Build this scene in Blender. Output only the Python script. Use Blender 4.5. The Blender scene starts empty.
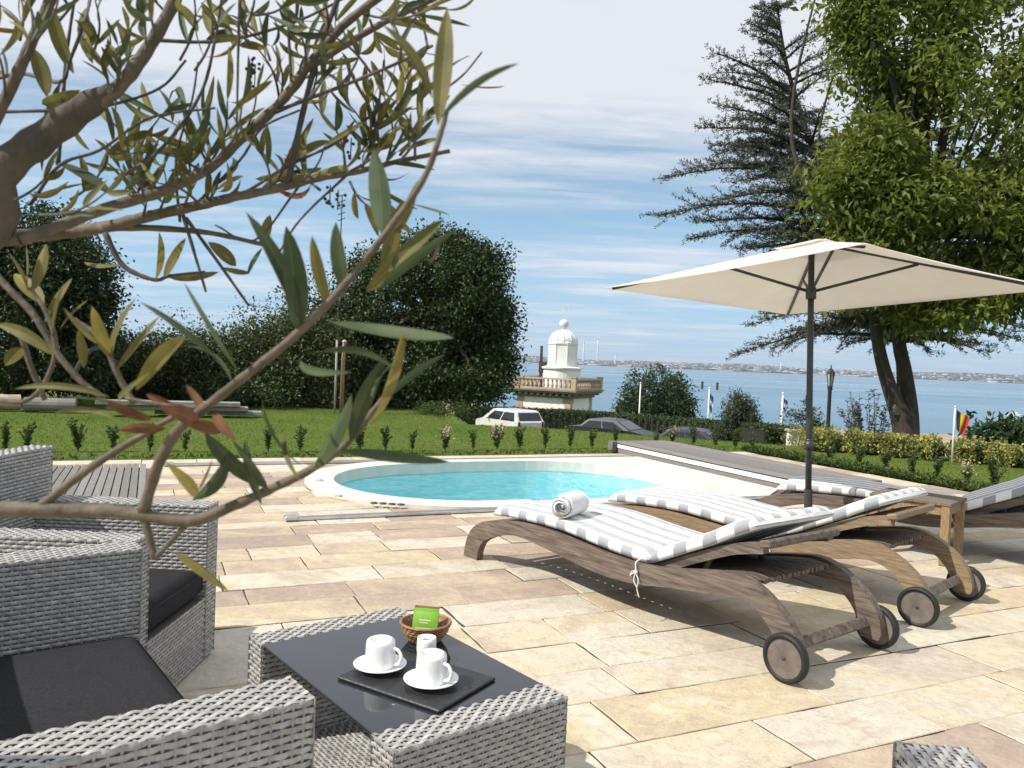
import bpy, bmesh, math, random
import numpy as np
from mathutils import Vector, Matrix

SC = bpy.context.scene
COL = SC.collection
rng = np.random.default_rng(11)
random.seed(5)
R = math.radians

# ------------------------------------------------------------------ camera
F, CH = 790.0, 1.2
PD, RO = math.atan(24 / 790), R(2.4)
FW = np.array([0, math.cos(PD), -math.sin(PD)])
_u = np.array([0, math.sin(PD), math.cos(PD)]); _x = np.array([1.0, 0, 0])
RT = math.cos(RO) * _x + math.sin(RO) * _u
UP = -math.sin(RO) * _x + math.cos(RO) * _u
CAM = np.array([0, 0, CH])
cd = bpy.data.cameras.new('camera'); co = bpy.data.objects.new('camera', cd); COL.objects.link(co)
cd.sensor_width = 36; cd.lens = F * 36 / 1024; cd.clip_start = 0.05; cd.clip_end = 20000
co.matrix_world = Matrix(((RT[0], UP[0], -FW[0], 0), (RT[1], UP[1], -FW[1], 0), (RT[2], UP[2], -FW[2], CH), (0, 0, 0, 1)))
cd.dof.use_dof = True; cd.dof.focus_distance = 5.0; cd.dof.aperture_fstop = 13
SC.camera = co

# ------------------------------------------------------------------ sky, sun, exposure
SUN = np.array([-0.92, -0.40, 1.0]); SUN /= np.linalg.norm(SUN)
W = bpy.data.worlds.new('World'); SC.world = W; W.use_nodes = True
nt = W.node_tree; N = nt.nodes; L = nt.links; N.clear()
def wn(t, **k):
    n = N.new(t)
    for a, b in k.items(): setattr(n, a, b)
    return n
out = wn('ShaderNodeOutputWorld'); bg = wn('ShaderNodeBackground'); bg.inputs[1].default_value = 0.095
sky = wn('ShaderNodeTexSky', sky_type='NISHITA', sun_disc=False)
sky.sun_elevation = math.asin(SUN[2]); sky.sun_rotation = math.atan2(SUN[0], SUN[1])
sky.altitude = 10; sky.air_density = 1.0; sky.dust_density = 0.35; sky.ozone_density = 1.6
tc = wn('ShaderNodeTexCoord'); sp = wn('ShaderNodeSeparateXYZ'); L.new(tc.outputs['Generated'], sp.inputs[0])
def math_(op, a, b=None, c=None, clamp=False):
    n = wn('ShaderNodeMath', operation=op); n.use_clamp = clamp
    for i, v in enumerate((a, b, c)):
        if v is None: continue
        if hasattr(v, 'links'): L.new(v, n.inputs[i])
        else: n.inputs[i].default_value = v
    return n.outputs[0]
zz = math_('MAXIMUM', sp.outputs[2], 0.0)
den = math_('ADD', zz, 0.07)
cx = math_('DIVIDE', sp.outputs[0], den); cy = math_('DIVIDE', sp.outputs[1], den)
cb = wn('ShaderNodeCombineXYZ'); L.new(cx, cb.inputs[0]); L.new(cy, cb.inputs[1])
def noise_(vec, scale, detail, rough, sx, sy, rot, off=0):
    m = wn('ShaderNodeMapping'); m.inputs['Scale'].default_value = (sx, sy, 1); m.inputs['Rotation'].default_value = (0, 0, rot)
    m.inputs['Location'].default_value = (off, off * .7, off * .3)
    L.new(vec, m.inputs[0]); n = wn('ShaderNodeTexNoise'); n.inputs['Scale'].default_value = scale
    n.inputs['Detail'].default_value = detail; n.inputs['Roughness'].default_value = rough; n.inputs['Distortion'].default_value = 0.6
    L.new(m.outputs[0], n.inputs[0]); return n.outputs[0]
n1 = noise_(cb.outputs[0], 1.1, 7, 0.6, 0.45, 1.0, R(-14), 3.1)
n2 = noise_(cb.outputs[0], 2.6, 6, 0.62, 0.3, 1.1, R(8), 7.7)
def ramp(v, a, b, c=0.0, d=1.0):
    n = wn('ShaderNodeMapRange', interpolation_type='SMOOTHSTEP')
    L.new(v, n.inputs[0])
    if a > b: a, b, c, d = b, a, d, c
    n.inputs[1].default_value = a; n.inputs[2].default_value = b; n.inputs[3].default_value = c; n.inputs[4].default_value = d
    return n.outputs[0]
hi = ramp(zz, 0.20, 0.36)                       # thick veil high up, thin streaks low down
n3 = noise_(cb.outputs[0], 7.0, 6, 0.65, 0.35, 1.0, R(-20), 2.2)
mixn = math_('ADD', math_('MULTIPLY', n1, 0.5), math_('ADD', math_('MULTIPLY', n2, 0.36), math_('MULTIPLY', n3, 0.14)))
cov = math_('ADD', mixn, math_('MULTIPLY', hi, 0.19))
cl = ramp(cov, 0.42, 0.67)
cl = math_('MULTIPLY', cl, ramp(zz, 0.0, 0.03, 0.45, 1.0))
clm = math_('MULTIPLY', cl, 0.88)
lowm = wn('ShaderNodeMixRGB'); L.new(ramp(zz, 0.30, 0.0, 0.35, 0.85), lowm.inputs[0]); L.new(sky.outputs[0], lowm.inputs[1]); lowm.inputs[2].default_value = (3.6, 6.3, 8.9, 1)
mx = wn('ShaderNodeMixRGB'); L.new(clm, mx.inputs[0]); L.new(lowm.outputs[0], mx.inputs[1])
mx.inputs[2].default_value = (8.2, 8.35, 8.8, 1)
L.new(mx.outputs[0], bg.inputs[0]); L.new(bg.outputs[0], out.inputs[0])
sl = bpy.data.lights.new('sun', 'SUN'); sl.energy = 4.7; sl.angle = R(0.53); sl.color = (1.0, 0.945, 0.86)
so = bpy.data.objects.new('sun', sl); COL.objects.link(so)
so.rotation_euler = Vector(SUN).to_track_quat('Z', 'Y').to_euler(); so.location = (-20, -10, 25)
vs = SC.view_settings; vs.view_transform = 'Standard'; vs.look = 'None'; vs.gamma = 1; vs.exposure = 0.17; vs.use_curve_mapping = False
SC.cycles.max_bounces = 6; SC.cycles.transparent_max_bounces = 8; SC.cycles.use_denoising = True
SC.cycles.volume_bounces = 0

# ------------------------------------------------------------------ helpers
def ray(px, py): return FW + (px - 512) / F * RT - (py - 384) / F * UP
def gz(px, py, z=0.0):
    d = ray(px, py); return CAM + d * ((z - CH) / d[2])
def at(px, py, Y):
    d = ray(px, py); return CAM + d * (Y / d[1])

class MB:
    """collects quads, tris and n-gons for one mesh"""
    def __init__(s): s.v = []; s.n = 0; s.f = []; s.fm = []; s.att = []
    def add(s, V, Fc, mat=0, att=None):
        V = np.asarray(V, float).reshape(-1, 3)
        if isinstance(Fc, np.ndarray): Fl = [tuple(r) for r in (Fc + s.n).tolist()]
        else: Fl = [tuple(i + s.n for i in f) for f in Fc]
        s.v.append(V); s.n += len(V); s.f += Fl; s.fm += [mat] * len(Fl)
        if att is None: att = [0.5] * len(Fl)
        elif np.isscalar(att): att = [float(att)] * len(Fl)
        s.att += list(att)
    def box(s, c, size, rz=0.0, M=None, mat=0, att=None, bev=0.0):
        sx, sy, sz = [q / 2 for q in size]
        if bev <= 0:
            V = np.array([[x, y, z] for z in (-sz, sz) for y in (-sy, sy) for x in (-sx, sx)])
            Fc = [(0, 2, 3, 1), (4, 5, 7, 6), (0, 1, 5, 4), (2, 6, 7, 3), (0, 4, 6, 2), (1, 3, 7, 5)]
        else:
            b = min(bev, sx * .9, sy * .9, sz * .9); V = []
            for z, k in ((-sz, b), (-sz + b, 0), (sz - b, 0), (sz, b)):
                X, Y = sx - k, sy - k; c2 = b * .7 if k == 0 else b * .4
                V += [[-X + c2, -Y, z], [X - c2, -Y, z], [X, -Y + c2, z], [X, Y - c2, z], [X - c2, Y, z], [-X + c2, Y, z], [-X, Y - c2, z], [-X, -Y + c2, z]]
            V = np.array(V); Fc = [tuple(range(7, -1, -1)), tuple(range(24, 32))]
            for r in range(3):
                for i in range(8):
                    j = (i + 1) % 8; Fc.append((r * 8 + i, r * 8 + j, r * 8 + 8 + j, r * 8 + 8 + i))
        if M is not None: V = V @ np.array(M.to_3x3()).T
        elif rz: 
            c_, s_ = math.cos(rz), math.sin(rz); V = V @ np.array([[c_, s_, 0], [-s_, c_, 0], [0, 0, 1]])
        s.add(V + np.array(c), Fc, mat, att)
    def tube(s, P, r, seg=8, cap=True, mat=0, att=None):
        P = np.asarray(P, float); n = len(P); r = np.full(n, r) if np.isscalar(r) else np.asarray(r)
        T = np.gradient(P, axis=0); T /= np.linalg.norm(T, axis=1)[:, None] + 1e-12
        ref = np.array([0, 0, 1.0]) if abs(T[0][2]) < .9 else np.array([1.0, 0, 0])
        V = []; a = np.linspace(0, 2 * math.pi, seg, endpoint=False)
        A = np.cross(T[0], ref); A /= np.linalg.norm(A)
        for i in range(n):
            A = A - T[i] * (A @ T[i]); A /= np.linalg.norm(A) + 1e-12; B = np.cross(T[i], A)
            V.append(P[i] + r[i] * (np.cos(a)[:, None] * A + np.sin(a)[:, None] * B))
        V = np.vstack(V); Fc = []
        for i in range(n - 1):
            for k in range(seg):
                q = (k + 1) % seg; Fc.append((i * seg + k, i * seg + q, i * seg + seg + q, i * seg + seg + k))
        if cap: Fc += [tuple(range(seg - 1, -1, -1)), tuple(range((n - 1) * seg, n * seg))]
        s.add(V, Fc, mat, att)
    def lathe(s, prof, c=(0, 0, 0), seg=24, mat=0, att=None, ang=0.0):
        prof = np.asarray(prof, float); a = np.linspace(0, 2 * math.pi, seg, endpoint=False) + ang
        V = np.vstack([np.c_[r * np.cos(a), r * np.sin(a), np.full(seg, z)] for r, z in prof]) + np.array(c); Fc = []
        for i in range(len(prof) - 1):
            for k in range(seg):
                q = (k + 1) % seg; Fc.append((i * seg + k, i * seg + q, i * seg + seg + q, i * seg + seg + k))
        s.add(V, Fc, mat, att)
    def prism(s, poly, z0, z1, mat=0, att=None):
        n = len(poly); V = [[x, y, z0] for x, y in poly] + [[x, y, z1] for x, y in poly]
        s.add(V, [tuple(range(n - 1, -1, -1)), tuple(range(n, 2 * n))] + [(i, (i + 1) % n, n + (i + 1) % n, n + i) for i in range(n)], mat, att)
    def leaves(s, P, D, Nn, Ln, Wd, att=None, fold=.12):
        P = np.asarray(P); D = D / (np.linalg.norm(D, axis=1)[:, None] + 1e-9)
        S = np.cross(D, Nn); S /= np.linalg.norm(S, axis=1)[:, None] + 1e-9; Nn = np.cross(S, D)
        Ln = np.broadcast_to(Ln, len(P))[:, None]; Wd = np.broadcast_to(Wd, len(P))[:, None]
        M = P + D * Ln * .48 + Nn * Ln * fold
        V = np.stack([P, M + S * Wd * .5, P + D * Ln, M - S * Wd * .5], 1).reshape(-1, 3)
        s.add(V, np.arange(len(V)).reshape(-1, 4), 0, rng.random(len(P)) if att is None else att)
    def build(s, name, mats, parent=None, smooth=False, local=False, origin=None):
        me = bpy.data.meshes.new(name); V = np.vstack(s.v)
        o = bpy.data.objects.new(name, me)
        if parent is not None and not local: V = V - np.array(parent['_base'])
        if origin is not None: V = V - np.array(origin); o.location = origin
        nl = np.array([len(f) for f in s.f]); me.vertices.add(len(V)); me.loops.add(int(nl.sum())); me.polygons.add(len(nl))
        me.vertices.foreach_set('co', V.ravel().astype(np.float32))
        me.loops.foreach_set('vertex_index', np.fromiter((i for f in s.f for i in f), np.int32, int(nl.sum())))
        st = np.zeros(len(nl), np.int32); st[1:] = np.cumsum(nl)[:-1]
        me.polygons.foreach_set('loop_start', st)
        me.polygons.foreach_set('material_index', np.array(s.fm, np.int32))
        a = me.attributes.new('var', 'FLOAT', 'FACE'); a.data.foreach_set('value', np.array(s.att, np.float32))
        me.update(calc_edges=True)
        me.polygons.foreach_set('use_smooth', np.full(len(nl), bool(smooth)))
        for m in (mats if isinstance(mats, (list, tuple)) else [mats]): me.materials.append(m)
        COL.objects.link(o)
        if parent is not None: o.parent = parent
        return o
def tag(o, label=None, cat=None, group=None, kind=None):
    for k, v in (('label', label), ('category', cat), ('group', group), ('kind', kind)):
        if v: o[k] = v
    return o
def thing(name, label, cat, base=(0, 0, 0), group=None, rz=0.0):
    o = bpy.data.objects.new(name, None); COL.objects.link(o); o.empty_display_size = .1
    o.location = base; o.rotation_euler = (0, 0, rz); o['_base'] = [float(b) for b in base]
    return tag(o, label, cat, group)
def copy_tree(o, parent=None):
    c = o.copy(); COL.objects.link(c); c.parent = parent
    for ch in list(o.children): copy_tree(ch, c)
    return c
def catmull(P, n=8):
    P = np.asarray(P, float); Q = np.vstack([2 * P[0] - P[1], P, 2 * P[-1] - P[-2]]); out_ = []
    for i in range(len(P) - 1):
        a, b, c, d = Q[i:i + 4]
        for t in np.linspace(0, 1, n, endpoint=False):
            out_.append(.5 * (2 * b + (c - a) * t + (2 * a - 5 * b + 4 * c - d) * t * t + (3 * b - a - 3 * c + d) * t ** 3))
    out_.append(P[-1]); return np.array(out_)

# ------------------------------------------------------------------ materials
MATS = {}
def mat(name, col, rough=.7, col2=None, scale=8, detail=5, stretch=(1, 1, 1), bump=0, bscale=None, metal=0, spec=.5, var=0, trans=0, coat=0, thr=(.35, .65), coord='Object'):
    m = bpy.data.materials.new(name); m.use_nodes = True; t = m.node_tree; b = t.nodes['Principled BSDF']
    b.inputs['Roughness'].default_value = rough; b.inputs['Metallic'].default_value = metal; b.inputs['Specular IOR Level'].default_value = spec
    b.inputs['Coat Weight'].default_value = coat
    t_c = t.nodes.new('ShaderNodeTexCoord'); mp = t.nodes.new('ShaderNodeMapping'); mp.inputs['Scale'].default_value = stretch
    t.links.new(t_c.outputs[coord], mp.inputs[0])
    nz = t.nodes.new('ShaderNodeTexNoise'); nz.inputs['Scale'].default_value = scale; nz.inputs['Detail'].default_value = detail; nz.inputs['Roughness'].default_value = .62
    t.links.new(mp.outputs[0], nz.inputs[0])
    c1 = (*col, 1); c2 = (*(col2 or [q * .8 for q in col]), 1)
    rp = t.nodes.new('ShaderNodeMapRange'); rp.inputs[1].default_value = thr[0]; rp.inputs[2].default_value = thr[1]; t.links.new(nz.outputs[0], rp.inputs[0])
    mx_ = t.nodes.new('ShaderNodeMixRGB'); mx_.inputs[1].default_value = c1; mx_.inputs[2].default_value = c2; t.links.new(rp.outputs[0], mx_.inputs[0])
    colout = mx_.outputs[0]
    if var:
        at_ = t.nodes.new('ShaderNodeAttribute'); at_.attribute_name = 'var'
        hv = t.nodes.new('ShaderNodeHueSaturation'); mr = t.nodes.new('ShaderNodeMapRange'); mr.inputs[3].default_value = 1 - var; mr.inputs[4].default_value = 1 + var
        t.links.new(at_.outputs['Fac'], mr.inputs[0]); t.links.new(mr.outputs[0], hv.inputs['Value']); t.links.new(colout, hv.inputs['Color']); colout = hv.outputs[0]
    t.links.new(colout, b.inputs['Base Color'])
    if bump:
        n2_ = t.nodes.new('ShaderNodeTexNoise'); n2_.inputs['Scale'].default_value = bscale or scale * 3; n2_.inputs['Detail'].default_value = 4
        t.links.new(mp.outputs[0], n2_.inputs[0]); bp = t.nodes.new('ShaderNodeBump'); bp.inputs['Strength'].default_value = bump; bp.inputs['Distance'].default_value = .01
        t.links.new(n2_.outputs[0], bp.inputs['Height']); t.links.new(bp.outputs[0], b.inputs['Normal'])
    if trans:
        tr = t.nodes.new('ShaderNodeBsdfTranslucent'); t.links.new(colout, tr.inputs[0]); ms = t.nodes.new('ShaderNodeMixShader'); ms.inputs[0].default_value = trans
        o_ = t.nodes['Material Output']; t.links.new(b.outputs[0], ms.inputs[1]); t.links.new(tr.outputs[0], ms.inputs[2]); t.links.new(ms.outputs[0], o_.inputs[0])
    MATS[name] = m; return m
M_wick = mat('wicker_strand', (.45, .435, .415), .5, (.32, .308, .292), 30, 3, (1, 1, 1), var=.22, spec=.35)
M_wickb = mat('wicker_gap_shade', (.12, .115, .11), .8)  # darker than the strands: shade in the weave gaps put into the colour
M_cush = mat('charcoal_fabric', (.020, .020, .023), .92, (.034, .034, .037), 160, 4, spec=.15, bump=.25, bscale=420)
M_glass = mat('dark_glass', (.022, .027, .033), .05, spec=.6)
M_slate = mat('slate', (.018, .018, .02), .45, (.03, .03, .032), 30, bump=.3, bscale=90)
M_porc = mat('porcelain', (.82, .82, .81), .12, (.8, .8, .79), 5, coat=.4)
M_tea = mat('brown_tea_ring', (.25, .16, .09), .5)
M_teak = mat('weathered_teak', (.205, .158, .126), .62, (.062, .043, .033), 6, 8, (.9, 11, 11), bump=.35, bscale=26)
M_teakl = mat('honey_teak', (.36, .24, .125), .6, (.20, .13, .07), 10, 6, (3, 14, 3), bump=.15)
M_grey = mat('grey_weathered_wood', (.27, .25, .235), .8, (.15, .14, .13), 12, 6, (12, 1.2, 8), bump=.3, var=.2)
M_tyre = mat('black_rubber', (.012, .012, .012), .6)
M_hub = mat('teak_wheel_disc', (.215, .18, .155), .6, (.10, .08, .066), 14, 6, thr=(.3, .7))
M_white = mat('white_plastic', (.78, .78, .76), .45, (.72, .72, .70), 6)
M_cord = mat('white_cord', (.75, .74, .70), .8)
M_towel = mat('white_terry', (.84, .84, .83), .95, (.78, .78, .77), 60, bump=.8, bscale=200)
M_pole = mat('anthracite_metal', (.032, .034, .038), .42, (.045, .047, .05), 20, spec=.5)
M_alu = mat('aluminium', (.62, .63, .64), .32, metal=.8)
M_canvas = mat('ecru_canvas', (.85, .80, .74), .85, (.82, .765, .70), 6, bump=.6, bscale=4, trans=.42)
M_bark = mat('bark', (.060, .045, .034), .9, (.028, .022, .018), 9, 6, (3, 3, .7), bump=.9, bscale=16)
M_twig = mat('olive_twig', (.165, .125, .085), .75, (.09, .07, .05), 40, 4, bump=.3, bscale=90)
M_twigd = mat('grey_twig', (.11, .095, .085), .8, (.06, .05, .048), 40, 4)
M_hedge = mat('hedge_leaf', (.030, .055, .014), .55, (.055, .085, .02), 1.2, var=.55, trans=.25)
M_white_wall = mat('white_render', (.84, .83, .81), .85, (.76, .74, .71), 1.5, 6, bump=.1, bscale=20)
M_stone = mat('tan_stone', (.50, .40, .29), .85, (.36, .28, .20), 3, 6, bump=.3, bscale=14)
M_zinc = mat('pale_zinc', (.76, .76, .76), .5, (.66, .66, .66), 4)
M_dark = mat('dark_window_glass', (.02, .024, .03), .06, spec=.6)

def leafmat(name, a, b, sc_, var=.4, trans=.3, rough=.5): return mat(name, a, rough, b, sc_, var=var, trans=trans, spec=.35)
M_l_dark = leafmat('lime_tree_leaf', (.032, .055, .015), (.058, .088, .024), .8, .6, .22)
M_l_walnut = leafmat('walnut_leaf', (.135, .182, .028), (.225, .252, .05), .9, .55, .5)
M_l_cedar = leafmat('cedar_needle', (.070, .080, .056), (.105, .112, .082), 1.5, .4, .1)
M_l_left = leafmat('oak_leaf', (.026, .044, .014), (.042, .066, .02), .8, .5, .2)
M_l_ivy = leafmat('ivy_leaf', (.045, .070, .018), (.09, .105, .03), .7, .5, .25)
M_l_bush = leafmat('bush_leaf', (.034, .060, .020), (.055, .085, .028), 1, .5, .25)
M_l_bush2 = leafmat('willow_bush_leaf', (.060, .085, .045), (.09, .11, .06), 1, .4, .25)
M_l_silver = leafmat('silver_shrub_leaf', (.085, .10, .085), (.13, .14, .12), 3, .4, .15)
M_l_gold = leafmat('golden_hedge_leaf', (.42, .40, .12), (.085, .12, .025), 4.0, .55, .3)
M_l_laurel = leafmat('laurel_leaf', (.024, .05, .014), (.045, .08, .022), 3, .5, .2, .3)
M_l_sap = leafmat('sapling_leaf', (.060, .100, .022), (.10, .14, .035), 6, .5, .35)
M_l_flow = leafmat('pale_blossom', (.62, .50, .36), (.6, .42, .36), 9, .3, .3)
M_grass = leafmat('grass_blade', (.095, .175, .022), (.185, .225, .050), .45, .4, .4, .6)

# lawn / slope / beach ground
def ground_material():
    m = bpy.data.materials.new('ground'); m.use_nodes = True; t = m.node_tree; b = t.nodes['Principled BSDF']; b.inputs['Roughness'].default_value = .95; b.inputs['Specular IOR Level'].default_value = .1
    g = t.nodes.new('ShaderNodeNewGeometry')
    def nz(s, d=5):
        n = t.nodes.new('ShaderNodeTexNoise'); n.inputs['Scale'].default_value = s; n.inputs['Detail'].default_value = d; t.links.new(g.outputs['Position'], n.inputs[0]); return n.outputs[0]
    def mix(f, a, c):
        n = t.nodes.new('ShaderNodeMixRGB')
        for i, v in enumerate((f, a, c)):
            if hasattr(v, 'links'): t.links.new(v, n.inputs[i])
            elif i: n.inputs[i].default_value = (*v, 1)
            else: n.inputs[0].default_value = v
        return n.outputs[0]
    def rp(v, a, c):
        n = t.nodes.new('ShaderNodeMapRange'); n.inputs[1].default_value = a; n.inputs[2].default_value = c; t.links.new(v, n.inputs[0]); return n.outputs[0]
    grass = mix(rp(nz(.6), .35, .65), (.090, .150, .022), (.145, .175, .040)); grass = mix(rp(nz(30), .35, .7), grass, (.075, .110, .020))
    sand = mix(rp(nz(.2), .4, .6), (.40, .32, .23), (.31, .25, .18))
    sx = t.nodes.new('ShaderNodeSeparateXYZ'); t.links.new(g.outputs['Position'], sx.inputs[0])
    col = mix(rp(sx.outputs[2], -6.6, -7.2), grass, sand)
    t.links.new(col, b.inputs['Base Color'])
    bp = t.nodes.new('ShaderNodeBump'); bp.inputs['Strength'].default_value = .6; bp.inputs['Distance'].default_value = .03; t.links.new(nz(60), bp.inputs['Height']); t.links.new(bp.outputs[0], b.inputs['Normal'])
    return m
M_ground = ground_material()

# patio frame: e1 runs along the stone courses, e2 across them
TH = R(24.7); E1 = np.array([math.cos(TH), math.sin(TH)]); E2 = np.array([-math.sin(TH), math.cos(TH)])
def e(a, b, z=0.0): q = a * E1 + b * E2; return np.array([q[0], q[1], z])
PA0, PA1, PB0, PB1 = -4.2, 7.95, -1.3, 9.05

# ------------------------------------------------------------------ terrain, lawn, sea
def sm(t): t = np.clip(t, 0, 1); return t * t * (3 - 2 * t)
def edge_y(x):
    x = np.asarray(x, float)
    y = 14.1 - .36 * np.maximum(0, x - .5)
    return np.maximum(np.where(x < -1, 14.1 + 5 * (-1 - x), y), 11.6)
def gheight(x, y):
    s = y - edge_y(x)
    s2 = np.maximum(s, 0)
    return -2.3 * sm(s2 / 10.0) - np.clip((s2 - 22) / 38, 0, 1) * 4.9 - np.clip((s2 - 60) / 105, 0, 1.4) * 3.4
def terrain():
    xs = np.sinh(np.linspace(-5.2, 5.2, 170)) / np.sinh(5.2) * 700 + 1.0
    ys = np.r_[np.linspace(-30, 8, 14), np.linspace(8.5, 42, 70), np.geomspace(43.5, 420, 50)]
    X, Y = np.meshgrid(xs, ys); Z = gheight(X, Y) - .02
    # sunk under the patio so that the pool basin is open
    a = X * E1[0] + Y * E1[1]; b_ = X * E2[0] + Y * E2[1]
    nx, ny = len(xs), len(ys); I = np.arange(nx * ny).reshape(ny, nx)
    Fc = np.stack([I[:-1, :-1], I[:-1, 1:], I[1:, 1:], I[1:, :-1]], -1).reshape(-1, 4)
    inside = (a > 1.0) & (a < 6.0) & (b_ > 5.3) & (b_ < 8.9)
    dep = sm((a + .0) / 1.2) * sm((7.4 - a) / 1.2) * sm((b_ - 4.2) / 1.2) * sm((9.0 - b_) / .8)
    Z = Z - np.where(dep > 0, dep * 1.8, 0) - np.where((a > PA0 + .3) & (a < PA1 - .15) & (b_ > PB0) & (b_ < PB1 - .12), .05, 0)
    m = MB(); m.add(np.stack([X, Y, Z], -1).reshape(-1, 3), Fc); return m.build('ground', M_ground, smooth=True)
tag(terrain(), kind='structure')

def sea_material():
    m = bpy.data.materials.new('sea_water'); m.use_nodes = True; t = m.node_tree; b = t.nodes['Principled BSDF']
    b.inputs['Base Color'].default_value = (.105, .20, .285, 1); b.inputs['Roughness'].default_value = .22; b.inputs['IOR'].default_value = 1.33
    g = t.nodes.new('ShaderNodeNewGeometry'); mp = t.nodes.new('ShaderNodeMapping'); mp.inputs['Scale'].default_value = (.12, .35, 1); t.links.new(g.outputs['Position'], mp.inputs[0])
    n = t.nodes.new('ShaderNodeTexNoise'); n.inputs['Scale'].default_value = 1.6; n.inputs['Detail'].default_value = 6; t.links.new(mp.outputs[0], n.inputs[0])
    bp = t.nodes.new('ShaderNodeBump'); bp.inputs['Strength'].default_value = .5; bp.inputs['Distance'].default_value = .35; t.links.new(n.outputs[0], bp.inputs['Height']); t.links.new(bp.outputs[0], b.inputs['Normal'])
    mp2 = t.nodes.new('ShaderNodeMapping'); mp2.inputs['Scale'].default_value = (.0009, .006, 1); mp2.inputs['Rotation'].default_value = (0, 0, R(-9)); t.links.new(g.outputs['Position'], mp2.inputs[0])
    n3 = t.nodes.new('ShaderNodeTexNoise'); n3.inputs['Scale'].default_value = 1.3; n3.inputs['Detail'].default_value = 5; t.links.new(mp2.outputs[0], n3.inputs[0])
    r3 = t.nodes.new('ShaderNodeMapRange'); r3.inputs[1].default_value = .35; r3.inputs[2].default_value = .65; r3.inputs[3].default_value = .12; r3.inputs[4].default_value = .42; t.links.new(n3.outputs[0], r3.inputs[0]); t.links.new(r3.outputs[0], b.inputs['Roughness'])
    return m
SEA_Z = -10.0
m = MB(); m.add([[-9000, 60, SEA_Z], [9000, 60, SEA_Z], [9000, 7000, SEA_Z], [-9000, 7000, SEA_Z]], [(0, 1, 2, 3)]); tag(m.build('sea', sea_material()), kind='structure')

# far shore
M_land = mat('far_land', (.042, .062, .066), .95, (.06, .08, .078), .012, 6, coord='Object')
def shore_y(x): return 4250 - .16 * np.asarray(x)
def hill(x, k):
    return 26 + .0062 * np.clip(x, -500, 4000) + 6 * np.sin(x / 610 + 1.1) + 5 * np.sin(x / 233 + 2) + 3 * np.sin(x / 97)
xs = np.linspace(-3200, 4600, 240)
V = []; Hs = [0, .06, .5, .85, 1.0, .9]; Dy = [0, 60, 260, 520, 760, 1300]
for h_, dy in zip(Hs, Dy):
    V.append(np.c_[xs, shore_y(xs) + dy, SEA_Z - .6 + h_ * (hill(xs, 0) + rng.normal(0, 1.6, len(xs)) * (h_ > .3)) + (3 if h_ > 0 else 0)])
V = np.vstack(V); I = np.arange(len(V)).reshape(len(Hs), len(xs)); Fc = np.stack([I[:-1, :-1], I[:-1, 1:], I[1:, 1:], I[1:, :-1]], -1).reshape(-1, 4)
m = MB(); m.add(V, Fc); tag(m.build('far_hills', M_land, smooth=True), kind='structure')
M_town = mat('far_town_walls', (.80, .80, .80), .9, (.46, .44, .44), .02, 3, var=.35)
M_townd = mat('far_town_roofs', (.16, .13, .12), .9)
M_wood = mat('far_woods', (.035, .05, .035), .9)
m = MB()
for i in range(3600):
    x = rng.uniform(-1300, 3400); q = rng.random() ** 1.3; dy = 25 + q * 700
    h = np.interp(dy, Dy, Hs) * hill(x, 0); w = rng.uniform(6, 20); hh = rng.uniform(2.5, 6.5)
    if dy < 130 and rng.random() < .5: w *= 2.4; hh *= 1.1
    if rng.random() < .06: hh *= 2.4; w *= .6
    z = SEA_Z + h + 2
    if rng.random() < .5: m.box((x, shore_y(x) + dy, z), (w * 1.6, w, hh * 1.0), att=rng.random(), mat=2)
    else:
        m.box((x, shore_y(x) + dy, z), (w, w * .7, hh * 1.6), att=rng.random())
        if rng.random() < .5: m.box((x, shore_y(x) + dy, z + hh * .8 + 1), (w * 1.03, w * .72, 2), mat=1)
o = m.build('far_town', [M_town, M_townd, M_wood]); tag(o, 'pale town and woods spread along the far shore', 'town', kind='stuff')

def chimney(px, ytop, Y, label, r=5.5, red=False):
    b = at(px, 366, Y); t = at(px, ytop, Y); base = (b[0], Y, SEA_Z + 8)
    th = thing('industrial_chimney', label, 'chimney', base, 'chimneys of the far port')
    m = MB(); m.lathe([(r * 1.25, 0), (r, (t[2] - base[2]) * .5), (r * .85, t[2] - base[2]), (r * .6, t[2] - base[2]), (0, t[2] - base[2] - 2)], base, 14); m.build('shaft', MATS['far_town_walls'], th, smooth=True)
    m = MB(); H = t[2] - base[2]; m.lathe([(r * .9, H * .9), (r * .88, H * .96)], base, 14); m.build('band', mat('chimney_band_%d' % px, (.45, .16, .12) if red else (.3, .29, .3), .8), th)
chimney(583, 341, 4500, 'tall pale port chimney, left of the two slim ones behind the lighthouse lantern', 4.5)
chimney(597, 337, 4560, 'tallest slim chimney on the far shore, right of the lighthouse lantern', 4.5, True)
chimney(615, 354, 4400, 'short stubby chimney on the far shore beside the tall pair', 4)
chimney(781, 361, 4300, 'small far chimney above the town left of the lamp post', 3.5)

# ------------------------------------------------------------------ sea haze
M_haze = bpy.data.materials.new('haze'); M_haze.use_nodes = True; t = M_haze.node_tree; t.nodes.remove(t.nodes['Principled BSDF'])
pv = t.nodes.new('ShaderNodeVolumePrincipled'); pv.inputs['Color'].default_value = (.80, .88, 1.0, 1); pv.inputs['Density'].default_value = .00010; pv.inputs['Anisotropy'].default_value = .2
t.links.new(pv.outputs[0], t.nodes['Material Output'].inputs['Volume'])
m = MB(); m.box((0, 3400, 70), (19000, 7400, 164)); o = m.build('haze', M_haze); tag(o, kind='stuff')

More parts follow.
